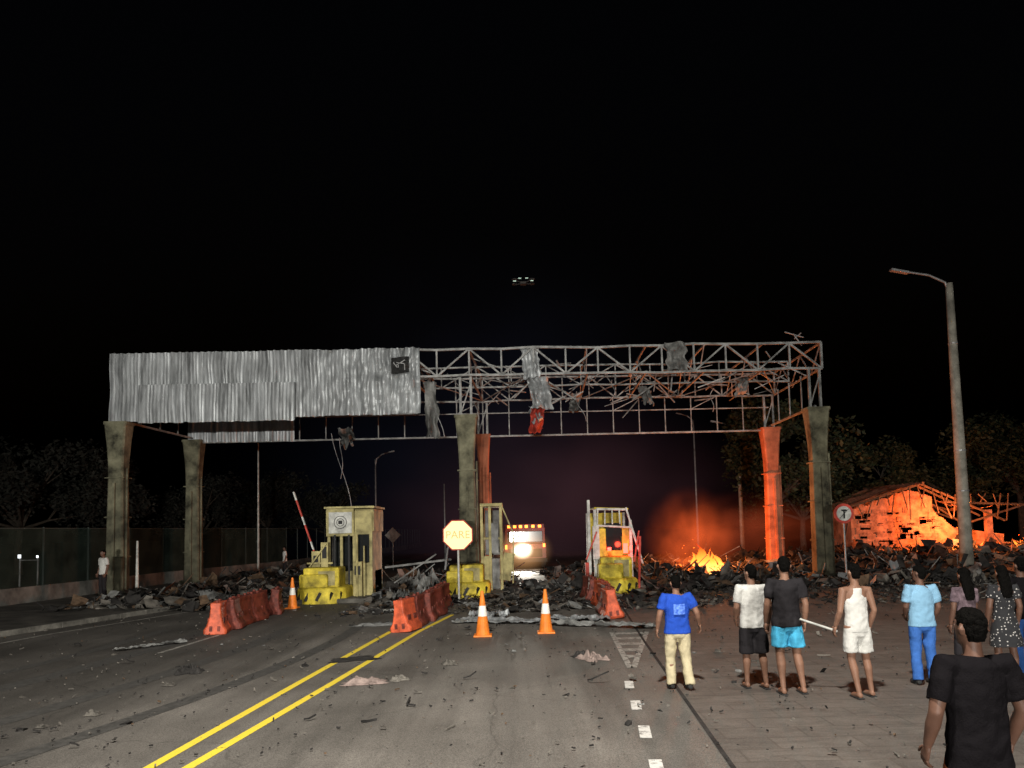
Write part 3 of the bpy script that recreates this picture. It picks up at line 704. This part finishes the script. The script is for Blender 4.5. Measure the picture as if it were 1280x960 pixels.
def roof(u,v):
    x=19.8+4.4*u; z=3.3+1.3*u-.25*math.sin(u*3.1)*(v); y=45.3+6.9*v
    return V((x,y,z+.2*noise.noise(V((u*3,v*3,1)))+.03*math.sin(v*80)))
rf.grid(roof,14,60)
def roof2(u,v):
    x=24.3+5.4*u; z=4.6-1.5*u-.7*math.sin(u*3.1)*(1-v*.6); y=45.6+6.6*v+.8*u
    return V((x,y,z+.3*noise.noise(V((u*4,v*3,7)))+.03*math.sin(v*80)))
rf.grid(roof2,14,60)
o=obj('roof',rf,['tile'],h)
bm=bmesh.new(); bm.from_mesh(o.data)
kill=[f for f in bm.faces if noise.noise(f.calc_center_median()*.75)>(.12 if f.calc_center_median().x<-.2 else -.05)]
bmesh.ops.delete(bm,geom=kill,context='FACES'); bm.to_mesh(o.data); bm.free()
rb=MB()
for i in range(11):
    y=45.2+i*.67; rb.beam((19.7,y,3.15),(24.3,y,4.5),.1)
    if R.random()<.7: rb.beam((24.3,y,4.5),(24.3+R.uniform(3,5.4),y+R.uniform(-.3,.6),R.uniform(2.2,3.2)),.1)
for i in range(22): x=20+i*.45; rb.beam((x,45.15,hz(min(x,26))+.0),(x+R.uniform(-.5,.6),45.1+R.uniform(-.3,.3),2.2+R.random()*1.2),.05)
rb.beam((24.3,44.9,4.55),(24.3,52.5,4.6),.14); rb.beam((26,45.6,3.4),(32.3,46,3.1),.12); rb.beam((27.6,45.9,2.2),(31.2,45.7,3.3),.1)
obj('rafters',rb,['wood'],h)

# ------------------------------------------------------------------ rubble
def rubble(name,n,area,hf,mats,seed,smax=.5,wts=None,smin=.12,pw=2.2,avoid=None,flat=False):
    rr=random.Random(seed); mb=MB(); k=len(mats)
    for i in range(n):
        x,y=area(rr)
        if avoid and avoid(x,y): continue
        hh=hf(x,y); z=rr.random()*hh
        t=rr.random(); s_=smax*(smin+(1-smin)*rr.random()**pw)
        rot=Matrix.Rotation(rr.uniform(0,6.3),3,'Z')@Matrix.Rotation(rr.gauss(0,.25 if hh<.2 else .6),3,'X')@Matrix.Rotation(rr.gauss(0,.25 if hh<.2 else .5),3,'Y')
        mi=rr.choices(range(k),wts)[0] if wts else rr.randrange(k)
        if t<(.3 if flat else .6): mb.box((x,y,z+s_*.1),(s_*.8,s_*rr.uniform(.4,.9),s_*rr.uniform(.15,.45)),rot,mi,.45,rr)
        elif t<.72:
            # crumpled strip of four bent facets
            wv=rot@V((0,s_*rr.uniform(.25,.7),0)); d_=rot@V((s_*.55,0,0)); c_=V((x,y,z+.04)); vs=[]
            for j in range(5):
                q=c_+d_*(j-2)+V((0,0,max(-.02,rr.gauss(.12,.22)*s_))); wj=wv*rr.uniform(.6,1.2); vs+=[q-wj,q+wj]
            mb.add(vs,[(2*j,2*j+1,2*j+3,2*j+2) for j in range(4)],mi)
        else:
            a_=V((x,y,z+.03)); l_=s_*rr.uniform(1.2,2.6); b_=a_+rot@V((l_*.5,0,0)); c_=b_+rot@V((l_*.5,rr.gauss(0,.3)*l_,rr.uniform(-.05,.35)*l_)); wd=.015+s_*.05
            for p_ in (a_,b_,c_): p_.z=max(.02,p_.z)
            mb.beam(a_,b_,wd,None,mi); mb.beam(b_,c_,wd,None,mi)
    return obj(name,mb,mats)
def rect(x0,x1,y0,y1): return lambda rr:(rr.uniform(x0,x1),rr.uniform(y0,y1))
ms=['conc','concdk','sheetdk','wood','sheet']
rubble('rubble_pile',1200,rect(-15,-8.2,24,33),lambda x,y:.12+.3*max(0,noise.noise(V((x*.5,y*.5,1)))),ms,1,.5,[3,8,2,2,.3],flat=True)
rubble('rubble_pile',2000,rect(-5,2.6,27.5,40),lambda x,y:.1+max(0,.6*noise.noise(V((x*.5,y*.3,5))))*(1 if x<-.6 or x>1.6 else .5),ms,2,.6,[3,9,2,2,.5],avoid=lambda x,y: y>30 and -.3<x<1.5,flat=True)
rubble('rubble_pile',1300,rect(2.6,8,27.5,42),lambda x,y:.12+max(0,.7*noise.noise(V((x*.5,y*.3,15)))),ms,22,.6,[3,9,2,2,.5],flat=True)
rubble('rubble_pile',1200,rect(-5.0,5.5,21.5,28),lambda x,y:.04,ms,3,.35,[3,7,2,1,.4],flat=True)
def hC(x,y): return .1+.6*max(0,noise.noise(V((x*.3,y*.3,9))))+max(0,(y-33)*.045)
rubble('rubble_pile',4200,rect(5,20,27,44),hC,ms,4,.6,[3,13,2,2,.25],avoid=lambda x,y:(x-9.2)**2+(y-36.3)**2<2.2,flat=True)
rubble('rubble_pile',1500,rect(18,32,38,45.5),lambda x,y:.3+max(0,(y-38)*.08),['conc','concdk','wood','brick'],5,.7,[3,8,3,2],flat=True)
rubble('rubble_pile',2200,rect(4.5,24,21.5,28),lambda x,y:.04,['conc','concdk','wood'],6,.2,[3,7,1])
rubble('rubble_pile',500,rect(-15,-9,33,48),lambda x,y:.25,ms,8,.5,[3,8,2,2,.5],flat=True)
def scat(rr):
    y=rr.uniform(5,27)**1.0; return (rr.uniform(-.75,.6)*y*.95,y)
def scat2(rr):
    y=27-18*rr.random()**1.6; return (rr.uniform(-.7,.5)*y*.95,y)
rubble('road_debris',3400,scat,lambda x,y:.0,['conc','concdk','wood'],11,.04,[5,6,1],.3,3)
rubble('road_debris',240,scat2,lambda x,y:.0,['conc','concdk','sheetdk'],12,.15,[3,5,1],.3,2)
def rag(name,x,y,w_,l_,hh,mname,seed,rot=0):
    mb=MB(); rm=Matrix.Rotation(rot,3,'Z')
    def fn(u,v):
        e=min(u,1-u,v,1-v)*4; e=min(1,e); p_=V(((u-.5)*w_*(1+.5*noise.noise(V((v*3,seed,0)))),(v-.5)*l_*(1+.5*noise.noise(V((u*3,seed,5)))),0))
        z=.012+e*hh*max(0,.4+noise.noise(V((u*5,v*5,seed)))*.7+.3*noise.noise(V((u*13,v*13,seed))))
        q=rm@p_; return V((x+q.x,y+q.y,z))
    mb.grid(fn,26,22); obj(name,mb,[mname],smooth=True)
rag('torn_cloth',-2.35,11.9,.6,.3,.12,'pink',1,.2); rag('torn_cloth',-1.85,12.1,.3,.25,.1,'conc',2,.7)
rag('broken_slab',1.35,13.6,.42,.5,.18,'pink',3,.5); rag('torn_cloth',1.2,13.9,.35,.3,.14,'concdk',31,.5); rag('crushed_carton',-5.6,13.2,.42,.35,.2,'concdk',4,.2); rag('flattened_sheet',-3.0,14.2,.8,.5,.04,'concdk',5,.4)
rag('crushed_carton',-1.15,13.4,.28,.25,.12,'conc',6,.2); rag('crushed_carton',-5.45,12.1,.2,.15,.06,'conc',7); rag('crushed_carton',-5.6,10.2,.22,.16,.08,'conc',8); rag('crushed_carton',-5.9,9.6,.15,.1,.05,'conc',9)
rag('crushed_carton',-3.5,19.3,1.2,.35,.1,'sheetdk',14,.1)
def fallen(x0,y0,x1,y1,wd,seed,mname='sheetdk',hh=.16):
    mb=MB(); a=V((x0,y0,0));b=V((x1,y1,0));d=(b-a);n_=V((-d.y,d.x,0)).normalized()
    def fn(u,v):
        p_=a+d*u+n_*(v-.5)*wd*(1+.6*noise.noise(V((u*5,seed,0))))
        return p_+V((0,0,.03+hh*max(0,.3+noise.noise(V((u*6,v*2.2,seed)))+.5*noise.noise(V((u*20,v*5,seed))))+.012*math.sin(v*wd*22)))
    mb.grid(fn,60,14); obj('fallen_roof_sheet',mb,[mname])
fallen(-1.5,19.8,1.0,19.0,.8,1,'sheet',.1); fallen(.6,18.8,3.2,17.6,.55,2,'sheetdk',.14); fallen(.9,19.6,2.4,19.4,.7,3,'sheet',.1); fallen(-1.2,20.8,-.2,20.6,.5,4,'sheet')
fallen(-8.3,15.9,-7.3,17.0,.2,5,'sheetdk',.06); fallen(-3.9,22.5,-2.8,22.3,.3,6,'wpaint',.08)
fallen(-4.3,26.8,-2.7,26.6,.7,16,'sheetdk',.5); fallen(1.2,28.5,2.5,29.6,1.2,17,'sheetdk',.5); fallen(-4.5,29,-3,30.5,1.2,18,'sheetdk',.8); fallen(6,28.5,7.6,28.9,.9,19,'sheetdk',.3); fallen(-.9,31,.6,31.8,1.2,20,'sheetdk',.4); fallen(10,29,11.5,29.5,.9,21,'sheetdk',.3)
mb=MB(); mb.beam((-4.6,27.3,1.1),(-2.2,26.9,1.35),.07); mb.beam((-4.4,28,.5),(-2.9,28.5,1.5),.05)
for i in range(40):
    x=R.uniform(-4.6,7); y=R.uniform(28,36)
    if -.5<x<1.6: continue
    mb.beam((x,y,R.uniform(0,.3)),(x+R.uniform(-1.2,1.2),y+R.uniform(-.5,.5),R.uniform(.1,.8)),.03)
for i in range(80):
    x=R.uniform(6,19); y=R.uniform(30,42); mb.beam((x,y,R.uniform(0,.4)),(x+R.uniform(-1.0,1.0),y+R.uniform(-.5,.5),R.uniform(.1,1.0)),.03)
obj('twisted_metal_beams',mb,['sheetdk'])

# ------------------------------------------------------------------ fire
def fire(name,x,y,w_,hh,n,seed,energy,lz=1.3,lsize=.4,col=(1,.24,.05)):
    rr=random.Random(seed); rt=root(name,(x,y,0)); mb=MB()
    for i in range(n):
        a=rr.gauss(0,.4)*w_; b=rr.uniform(-.4,.4); H=hh*rr.uniform(.3,1)*math.exp(-(a/w_)**2*1.2); r_=rr.uniform(.06,.15)*(.6+hh*.4)
        z0=rr.uniform(0,.35); pts=[];rad=[]
        ph=rr.uniform(0,6)
        for j in range(9):
            t=j/8; pts.append(V((x+a+.2*H*math.sin(t*5+ph)*t-.35*H*t,y+b+.08*math.sin(t*6+ph)*t,z0+H*t))); rad.append(r_*max(.03,(math.sin(math.pi*min(1,.25+t*.75)))**1.1*(1-.3*t))*(1+.3*math.sin(t*11+ph)))
        mb.limb(pts,rad,0,8)
    obj('flames',mb,['flame'],rt,smooth=True)
    em=MB()
    for i in range(60): em.box((x+rr.gauss(0,.7)*w_,y+rr.uniform(-1.0,.4),rr.uniform(.05,.5)),(.04+rr.random()*.14,.05,.03),Matrix.Rotation(rr.random()*3,3,'Y'))
    for i in range(10): em.box((x+rr.gauss(-.3,.6)*w_,y+rr.uniform(-.4,.4),rr.uniform(.6,2.0)),(.02,.02,.02))
    obj('embers',em,['ember'],rt)
    lamp('fire_light','POINT',(x-.1,y-.5,lz),energy,col,rt,shadow_soft_size=lsize)
    return rt
fire('bonfire',9.3,36.3,.8,1.5,34,3,2600,1.7)
fire('bonfire',25.6,44.4,1.3,.7,12,5,2400,2.2,.8,(1,.24,.06)); fire('bonfire',31.0,46.9,1.2,1.2,10,8,1600,1.6)
def haze(name,loc,sc,matn):
    bpy.ops.mesh.primitive_ico_sphere_add(subdivisions=3,radius=1,location=loc); o=bpy.context.object; o.name=name; o.scale=sc; o.data.materials.append(matn); return o
haze('smoke',(8.7,37.4,1.5),(2.6,1.8,3.0),vol_mat('fire_glow_smoke',(1,.13,.025),.6,2.2,2))  # smoke emits the fire's glow itself, not lit by it
haze('smoke',(14,46,2.0),(6,4,2.6),vol_mat('fire_glow_smoke_b',(1,.15,.05),.07,2.2,4))  # fainter, wider smoke with the same built-in fire glow
haze('smoke',(4,66,4.5),(20,10,11),vol_mat('dim_glow_smoke',(.42,.17,.2),.011,1.4,6))  # backdrop smoke given its own dim glow
haze('smoke',(-3,80,12),(32,12,26),vol_mat('night_glow_haze',(.3,.34,.6),.0013,1.2,8))  # sky haze added as a faint self-glowing volume
haze('headlamp_glow',(.55,44.4,1.15),(1.9,.9,1.5),vol_mat('headlamp_halo',(1,.5,.2),.75,1.0,2,.0,.3))  # headlamp glare halo, added as a glowing volume
haze('headlamp_glow',(.5,44.2,1.15),(.75,.6,.6),vol_mat('headlamp_glare',(1,.85,.6),7,1.0,1,.0,.3))  # bright core of the headlamp glare, also a glowing volume

# ------------------------------------------------------------------ trees
def tree_mesh(seed,H,Wd,leaf,n):
    rr=random.Random(seed); tr=MB(); lf=MB()
    z1=H*.38
    tr.limb([V((0,0,0)),V((.1,0,z1*.5)),V((0,.1,z1))],[.28,.22,.18],0,8)
    cl=[]
    for i in range(11):
        a=rr.uniform(0,6.3); d=rr.uniform(.25,1)*Wd; z=rr.uniform(.45,.95)*H; d*=math.sqrt(max(.15,1-((z/H-.6)/.42)**2))
        e=V((math.cos(a)*d,math.sin(a)*d,z)); m_=V((e.x*.45,e.y*.45,z1+(z-z1)*.55))
        tr.limb([V((0,.1,z1-.2)),m_,e],[.13,.08,.025],0,6); cl.append((e,rr.uniform(.8,1.6)*Wd/3.2))
        for q in range(2):
            e2=m_.lerp(e,rr.uniform(.2,.9))+V((rr.gauss(0,.8),rr.gauss(0,.8),rr.uniform(0,1.2))); tr.limb([m_,e2],[.05,.015],0,5); cl.append((e2,rr.uniform(.4,1.0)*Wd/3.2))
    for i in range(n):
        c,r_=rr.choice(cl); d=V((rr.gauss(0,1),rr.gauss(0,1),rr.gauss(0,.75))); d=d.normalized()*r_*rr.random()**.45; c2=c+d
        s_=leaf*rr.uniform(.5,1.2); u=V((rr.gauss(0,1),rr.gauss(0,1),rr.gauss(0,.6))).normalized()*s_; w2=u.cross(V((rr.random(),rr.random(),rr.random()))).normalized()*s_*.5
        lf.add([c2-u,c2-w2,c2+u,c2+w2],[(0,1,2,3)])
    return tr,lf
protos={}
def tree(name,key,x,y,sc,leafm):
    pk=(key,leafm)
    if pk not in protos:
        tr,lf=tree_mesh(*key); o1=obj('trunk',tr,['bark']); o2=obj('leaves',lf,[leafm]); protos[pk]=(o1.data,o2.data)
        bpy.data.objects.remove(o1); bpy.data.objects.remove(o2)
    rt=root(name,(x,y,0)); rt.scale=(sc,sc,sc); rt.rotation_euler=(0,0,R.uniform(0,6))
    for nm,d in zip(('trunk','leaves'),protos[pk]):
        o=bpy.data.objects.new(nm,d); scene.collection.objects.link(o); o.parent=rt
KA=(1,10,4.2,.2,9000); KB=(2,8.5,4.8,.2,8000)
for x,y,s_,k_ in [(-35,54,1.05,KB),(-30.5,58,.95,KA),(-27,66,.85,KB),(-22,68,.85,KA),(-17.5,72,.8,KB),(-40,50,1.0,KA)]: tree('shade_tree',k_,x,y,s_,'leafdk')
for x,y,s_,k_ in [(17.2,49,1.08,KA),(19.8,52,.85,KB),(28.5,60,.92,KA),(36,60,1.05,KB),(41.5,62,1.15,KA),(46,58,1.1,KB)]: tree('shade_tree',k_,x,y,s_,'leaf')

# drone
dr=root('drone',(.55,26,10.9)); mb=MB(); mb.box((.55,26,10.9),(.2,.25,.08))
for sx_ in (-1,1):
    for sy in (-1,1): mb.beam((.55,26,10.9),(.55+sx_*.3,26+sy*.25,10.95),.03); mb.cyl((.55+sx_*.3,26+sy*.25,10.95),(.55+sx_*.3,26+sy*.25,10.98),.1,.1,12)
obj('airframe',mb,['concdk'],dr,bevel=.01); mb=MB()
for sx_ in (-1,1): mb.box((.55+sx_*.3,25.72,10.9),(.1,.03,.03)); mb.box((.55+sx_*.12,25.8,11.02),(.1,.03,.03))
obj('navigation_lights',mb,[emat('drone_light',(.5,.7,.6),.12)],dr)

# ------------------------------------------------------------------ people
cloudtex=bpy.data.textures.new('folds','CLOUDS'); cloudtex.noise_scale=.15
hairtex=bpy.data.textures.new('curls','CLOUDS'); hairtex.noise_scale=.03
def fleshy(o,vox,folds=0,tex=None):
    r_=o.modifiers.new('remesh','REMESH'); r_.mode='VOXEL'; r_.voxel_size=vox; r_.use_smooth_shade=True
    s_=o.modifiers.new('smooth','SMOOTH'); s_.factor=.5; s_.iterations=4 if vox>.01 else 6
    if folds:
        d=o.modifiers.new('folds','DISPLACE'); d.texture=tex or cloudtex; d.strength=folds; d.mid_level=.5; d.texture_coords='LOCAL'
def person(name,x,y,H,yaw=0,top='c_white',bottom='c_dark',skin='skin',sleeve=.5,shorts=.52,feet='skin',armL=None,armR=None,legL=None,legR=None,long_hair=False,tank=False,dress=False,build=1.0,female=False,vox=.012,headyaw=0,hem=.86,hold=None,z0=0,printp=False):
    rt=root(name,(x,y,z0+.006)); S=H/1.76
    aL=armL or [(-.185,-.01,1.43),(-.245,-.03,1.14),(-.25,.05,.9)]
    aR=armR or [(.185,-.01,1.43),(.245,-.03,1.14),(.25,.05,.9)]
    lL=legL or [(-.095,0,.92),(-.11,.02,.5),(-.12,-.02,.085)]
    lR=legR or [(.095,0,.92),(.11,.02,.5),(.12,-.02,.085)]
    aL,aR,lL,lR=[[V(p_) for p_ in q] for q in (aL,aR,lL,lR)]
    shw=.92 if female else 1.0
    for q in (aL,aR):
        for p_ in q: p_.x*=shw*build**.5
    rotm=Matrix.Rotation(yaw,3,'Z')
    def fin(mb): mb.v=[tuple(V((x,y,z0+.006))+rotm@(V(v)*S)) for v in mb.v]; return mb
    B=build
    body=MB()
    body.hloft([(.84,.13*B,.095*B),(.92,.155*B,.11*B),(1.02,.13*B,.095*B),(1.1,.125*B,.09*B),(1.25,.15*B,.1*B),(1.37,.165*B,.1*B),(1.43,.14*B,.085),(1.47,.07,.06)])
    body.limb([(0,-.015,1.42),(0,-.005,1.5),(0,.005,1.58)],[.062*B**.5,.055,.055],0,14)
    hy=Matrix.Rotation(headyaw,3,'Z')
    hd=MB(); hd.hloft([(1.53,.028,.03,.05),(1.545,.048,.055,.036),(1.58,.062,.08,.014),(1.63,.072,.094,.006),(1.68,.075,.097,0),(1.72,.064,.084,-.002),(1.75,.038,.05,-.004),(1.76,.012,.016,-.004)],0,20)
    hd.limb([(0,.088,1.665),(0,.108,1.635),(0,.112,1.618),(0,.09,1.61)],[.008,.012,.016,.01],0,8)
    for sx_ in (-1,1): hd.limb([(sx_*.07,-.008,1.665),(sx_*.084,-.016,1.64),(sx_*.074,-.005,1.605)],[.012,.02,.01],0,8)
    hd.v=[tuple(hy@V(v)) for v in hd.v]; o_=len(body.v); body.v+=hd.v; body.f+=[tuple(i+o_ for i in f) for f in hd.f]; body.m+=hd.m
    for q in (aL,aR):
        e1=q[0].lerp(q[1],.5); e2=q[1].lerp(q[2],.35); sx_=1 if q[0].x>0 else -1
        body.limb([V((sx_*.11,0,1.41)),q[0],e1,q[1],e2,q[2]],[.06,.058*B,.05*B,.041*B,.043*B,.027],0,12)
    for q in (lL,lR):
        k1=q[0].lerp(q[1],.5); c1=q[1].lerp(q[2],.3)+V((0,-.012,0)); c2=q[1].lerp(q[2],.75)
        body.limb([q[0]+V((0,0,.03)),q[0].lerp(q[1],.2),k1,q[1],c1,c2,q[2]],[.085*B,.086*B,.072*B,.054*B,.058*B,.038,.036],0,14)
        if feet=='skin':
            a=q[2]; body.limb([a+V((0,-.05,-.045)),a+V((0,0,-.035)),a+V((0,.07,-.05)),a+V((0,.14,-.06)),a+V((0,.185,-.066))],[.03,.04,.038,.034,.018],0,10)
    b_=obj('body',fin(body),[skin],rt,smooth=True); fleshy(b_,vox*.9)
    hnd=MB()
    for q,sx_ in ((aL,-1),(aR,1)):
        d=(q[2]-q[1]).normalized(); d=(d+V((0,.12,-.25))).normalized(); wv=V((0,1,0)); wv=(wv-d*wv.dot(d)).normalized(); nv=d.cross(wv)*(-sx_)
        c=q[2]
        hnd.ringloft([(c-d*.01,wv*.026,nv*.02),(c+d*.03,wv*.036,nv*.016),(c+d*.07,wv*.042,nv*.014),(c+d*.095,wv*.038,nv*.011)],0,12)
        for i,(off,ln) in enumerate([(.03,.07),(.01,.08),(-.011,.074),(-.031,.056)]):
            b0=c+d*.082+wv*off; k_=V((-sx_,0,0)); k_=(k_-d*k_.dot(d)).normalized()
            p1=b0+d*ln*.45+k_*.008; p2=p1+d*ln*.33+k_*.018; p3=p2+d*ln*.2+k_*.02
            hnd.limb([b0,p1,p2,p3],[.0095,.009,.008,.006],0,7)
        b0=c+d*.025+wv*.03; hnd.limb([b0,b0+d*.03+wv*.025,b0+d*.062+wv*.032],[.013,.011,.008],0,7)
    obj('hands',fin(hnd),[skin],rt,smooth=True)
    fc_=MB()
    for sx_ in (-1,1): fc_.limb([(sx_*.03,.082,1.655),(sx_*.03,.0905,1.655)],[.011,.007],0,8)
    fc_.limb([(-.02,.087,1.582),(0,.097,1.58),(.02,.087,1.582)],[.004,.007,.004],1,6)
    for sx_ in (-1,1): fc_.limb([(sx_*.015,.095,1.675),(sx_*.045,.084,1.676)],[.004,.003],2,6)
    fc_.v=[tuple(hy@V(v)) for v in fc_.v]; obj('face_features',fin(fc_),['eye','lip','hair'],rt)
    hr=MB(); hr.hloft([(1.565,.042,.035,-.042),(1.59,.058,.056,-.036),(1.62,.07,.072,-.028),(1.655,.078,.086,-.017),(1.69,.079,.095,-.008),(1.73,.069,.088,-.004),(1.758,.045,.058,-.004),(1.77,.016,.022,-.004)],0,20)
    if long_hair:
        hr.hloft([(1.28,.06,.025,-.13),(1.36,.085,.035,-.12),(1.46,.09,.045,-.1),(1.56,.085,.06,-.06),(1.66,.083,.085,-.02)],0,18)
    hr.v=[tuple(hy@V(v)) for v in hr.v]; h_=obj('hair',fin(hr),['hair'],rt,smooth=True); fleshy(h_,.007 if vox<.01 else .01,.02,hairtex)
    sh=MB(); fl=1.06 if not female else .98
    if dress:
        sh.hloft([(.55,.235,.2),(.7,.215,.17),(.86,.19,.14),(.95,.175,.125),(1.08,.14,.1),(1.2,.15,.11),(1.34,.155,.115),(1.42,.13,.09),(1.455,.1,.07)])
    else:
        sh.hloft([(hem,.183*B*fl,.128*B),(hem+.06,.18*B*fl,.127*B),(1.05,.16*B*fl,.116*B),(1.15,.158*B*fl,.115*B),(1.27,.172*B*fl,.122*B),(1.36,.178*B,.12*B),(1.42,.155*B,.105*B),(1.455,.1,.085),(1.475,.07,.068)] if not tank else
                 [(hem,.18*B,.125*B),(1.05,.158*B,.115*B),(1.15,.155*B,.112*B),(1.27,.167*B,.118*B),(1.33,.15*B,.117*B),(1.39,.105,.106),(1.44,.09,.088)])
    if not tank and sleeve>0:
        for q in (aL,aR):
            sx_=1 if q[0].x>0 else -1; L_=q[0].lerp(q[1],min(1,sleeve*1.25)); mid=q[0].lerp(q[1],.3)
            sh.limb([V((sx_*.1,0,1.405)),q[0]+V((0,0,-.005)),mid,L_],[.07,.072*B,.07*B,.066*B],0,14)
    o=obj('top',fin(sh),[top],rt,smooth=True); fleshy(o,vox,.04)
    if printp:
        pp=MB(); pp.grid(lambda u,v:V(((u-.5)*.18,-.118*B-.03+abs(u-.5)*.03,1.17+.16*v)),8,8); obj('back_print',fin(pp),['print'],rt)
    if not dress:
        pn=MB(); pn.hloft([(.8,.12*B,.1*B),(.86,.165*B,.118*B),(.93,.17*B,.12*B),(1.0,.15*B,.108*B),(1.03,.145*B,.104*B)])
        for q in (lL,lR):
            if shorts:
                t=max(.05,(q[0].z-shorts)/(q[0].z-q[1].z)); pts=[];rd=[]
                for tt in (0,.3,.6,1):
                    k_=tt*t; p_=q[0].lerp(q[1],k_) if k_<=1 else q[1].lerp(q[2],k_-1); pts.append(p_); rd.append([.093,.098,.102,.108][[0,.3,.6,1].index(tt)]*B)
                pn.limb(pts,rd,0,14)
            else:
                pn.limb([q[0],q[0].lerp(q[1],.5),q[1],q[1].lerp(q[2],.5),q[2]+V((0,-.01,-.01))],[.095*B,.087*B,.075*B,.07*B,.07*B],0,14)
        o=obj('bottoms',fin(pn),[bottom],rt,smooth=True); fleshy(o,vox,.04)
    if feet!='skin':
        f_=MB()
        for q in (lL,lR):
            a=q[2]; f_.limb([a+V((0,-.06,-.04)),a+V((0,0,-.03)),a+V((0,.08,-.045)),a+V((0,.16,-.052)),a+V((0,.2,-.058))],[.036,.048,.044,.04,.022],0,10)
        o=obj('shoes',fin(f_),[feet],rt,smooth=True); fleshy(o,.012)
    else:
        f_=MB()
        for q in (lL,lR):
            a=q[2]; f_.box(a+V((0,.06,-.077)),(.085,.25,.014))
        obj('sandals',fin(f_),['rubber'],rt,bevel=.004)
    if hold:
        st=MB(); st.cyl(hold[0],hold[1],.016,.014,10); obj('held_stick',fin(st),['wpaint'],rt)
    return rt
person('man_blue_jersey',2.3,10.95,1.6,.1,'c_blue','c_cream','skin',.55,None,'rubber',build=1.12,printp=True,
  armL=[(-.19,-.01,1.43),(-.27,-.04,1.16),(-.29,.04,.93)],armR=[(.19,-.01,1.43),(.29,-.05,1.18),(.36,.05,.98)],
  legL=[(-.095,0,.92),(-.11,.07,.5),(-.1,.06,.085)],legR=[(.095,0,.92),(.12,.0,.5),(.13,-.12,.1)])
person('man_white_shirt',3.36,10.9,1.73,.05,'c_white','c_dark','skin',.6,.5,'skin',headyaw=.4,
  armL=[(-.185,-.01,1.43),(-.23,-.01,1.15),(-.2,.12,.98)],legL=[(-.095,0,.92),(-.1,.03,.5),(-.1,.04,.085)],legR=[(.095,0,.92),(.12,0,.5),(.14,-.06,.085)])
person('man_black_shirt',3.7,10.5,1.85,-.03,'c_dark','c_sky','skin',.55,.6,'skin',build=1.02,
  legL=[(-.095,0,.92),(-.1,.0,.5),(-.09,-.04,.085)],legR=[(.095,0,.92),(.13,.04,.5),(.18,.0,.085)])
person('man_white_tank_top',4.5,10.15,1.75,.08,'c_white','c_white','skin',0,.6,'skin',tank=True,build=.94,headyaw=.2,
  armL=[(-.18,-.01,1.42),(-.24,-.03,1.14),(-.26,.08,.93)],armR=[(.18,-.01,1.42),(.24,-.04,1.14),(.22,.06,.92)],
  legL=[(-.09,0,.92),(-.08,.03,.5),(-.04,-.05,.09)],legR=[(.09,0,.92),(.14,.06,.5),(.19,.06,.085)],hold=((-.2,.14,.86),(-.68,.2,1.03)))
person('man_pale_blue_polo',5.76,10.9,1.66,.02,'c_polo','c_jean','skin2',.6,None,'rubber',build=1.06,headyaw=.5,
  armL=[(-.185,-.01,1.43),(-.22,.0,1.15),(-.16,.15,1.02)],armR=[(.185,-.01,1.43),(.24,-.03,1.14),(.22,.1,.94)])
person('woman_long_hair',6.33,10.8,1.62,.1,'c_pink','c_dark','skin2',.5,.45,'skin',female=True,long_hair=True,build=.9,
  armR=[(.17,-.01,1.41),(.2,.02,1.14),(.1,.15,1.1)])
person('woman_dotted_dress',6.9,10.85,1.64,-.05,'c_dots','c_dots','skin2',.45,.5,'skin',female=True,long_hair=True,dress=True,build=.98)
person('bystander',7.4,11.2,1.72,.1,'c_black','c_jean','skin2',.5,None,'rubber')
person('man_black_tshirt',2.79,4.72,1.75,.06,'c_black','c_orange','skin2',.62,.5,'skin',build=1.06,vox=.009,hem=.8,headyaw=.15,
  armL=[(-.19,-.01,1.43),(-.27,-.04,1.15),(-.27,.07,.92)],armR=[(.19,-.01,1.43),(.26,-.04,1.15),(.25,.07,.92)])
person('man_by_column',-15.55,28.9,1.8,2.6,'c_white','c_dark','skin2',.6,None,'rubber',z0=.13)
person('bystander',-12.6,42,1.6,2.0,'c_white','c_dark','skin2',.6,None,'rubber',z0=.13)

# ------------------------------------------------------------------ light from behind the camera
v=root('parked_truck',(-2,-40,0)); mb=MB()
mb.bx(-3.2,-.8,-47,-39.6,.8,3.6); mb.bx(-3.25,-.75,-39.6,-38.3,.7,3.4)
obj('body',mb,['car'],v,bevel=.06)
mb=MB()
for x in (-3,-1):
    for y in (-39.2,-45): mb.cyl((x-.15,y,.5),(x+.15,y,.5),.5,.5,18)
obj('wheels',mb,['rubber'],v)
for x in (-2.9,-1.1):
    l=lamp('truck_floodlight','SPOT',(x,-38.0,2.2),45000,(1,.97,.9),v,spot_size=math.radians(56),spot_blend=.6,shadow_soft_size=.15); aim(l,(x,-38,2.2),(-.5,30,5.0))
rt=root('added_road_lamp',(5.0,1,0)); mb=MB(); mb.cyl((5.0,-3,0),(5.0,-3,12.3),.2,.1,14); mb.limb([(5.0,-3,12.1),(3.6,-1.6,12.9),(.6,1.4,13.5)],[.06,.05,.05],0,8); obj('pole',mb,['pole'],rt)  # unseen street lamp added overhead to light the near road
mb=MB(); mb.box((.2,1.8,13.55),(.8,.3,.12)); obj('lamp_head',mb,['metal'],rt)
l=lamp('road_fill_lamp','SPOT',(.2,1.8,13.4),17000,(1,.96,.88),rt,spot_size=math.radians(130),spot_blend=1,shadow_soft_size=.4); aim(l,(.2,1.8,13.4),(.2,13,0))
print('OBJECTS',len(bpy.data.objects))
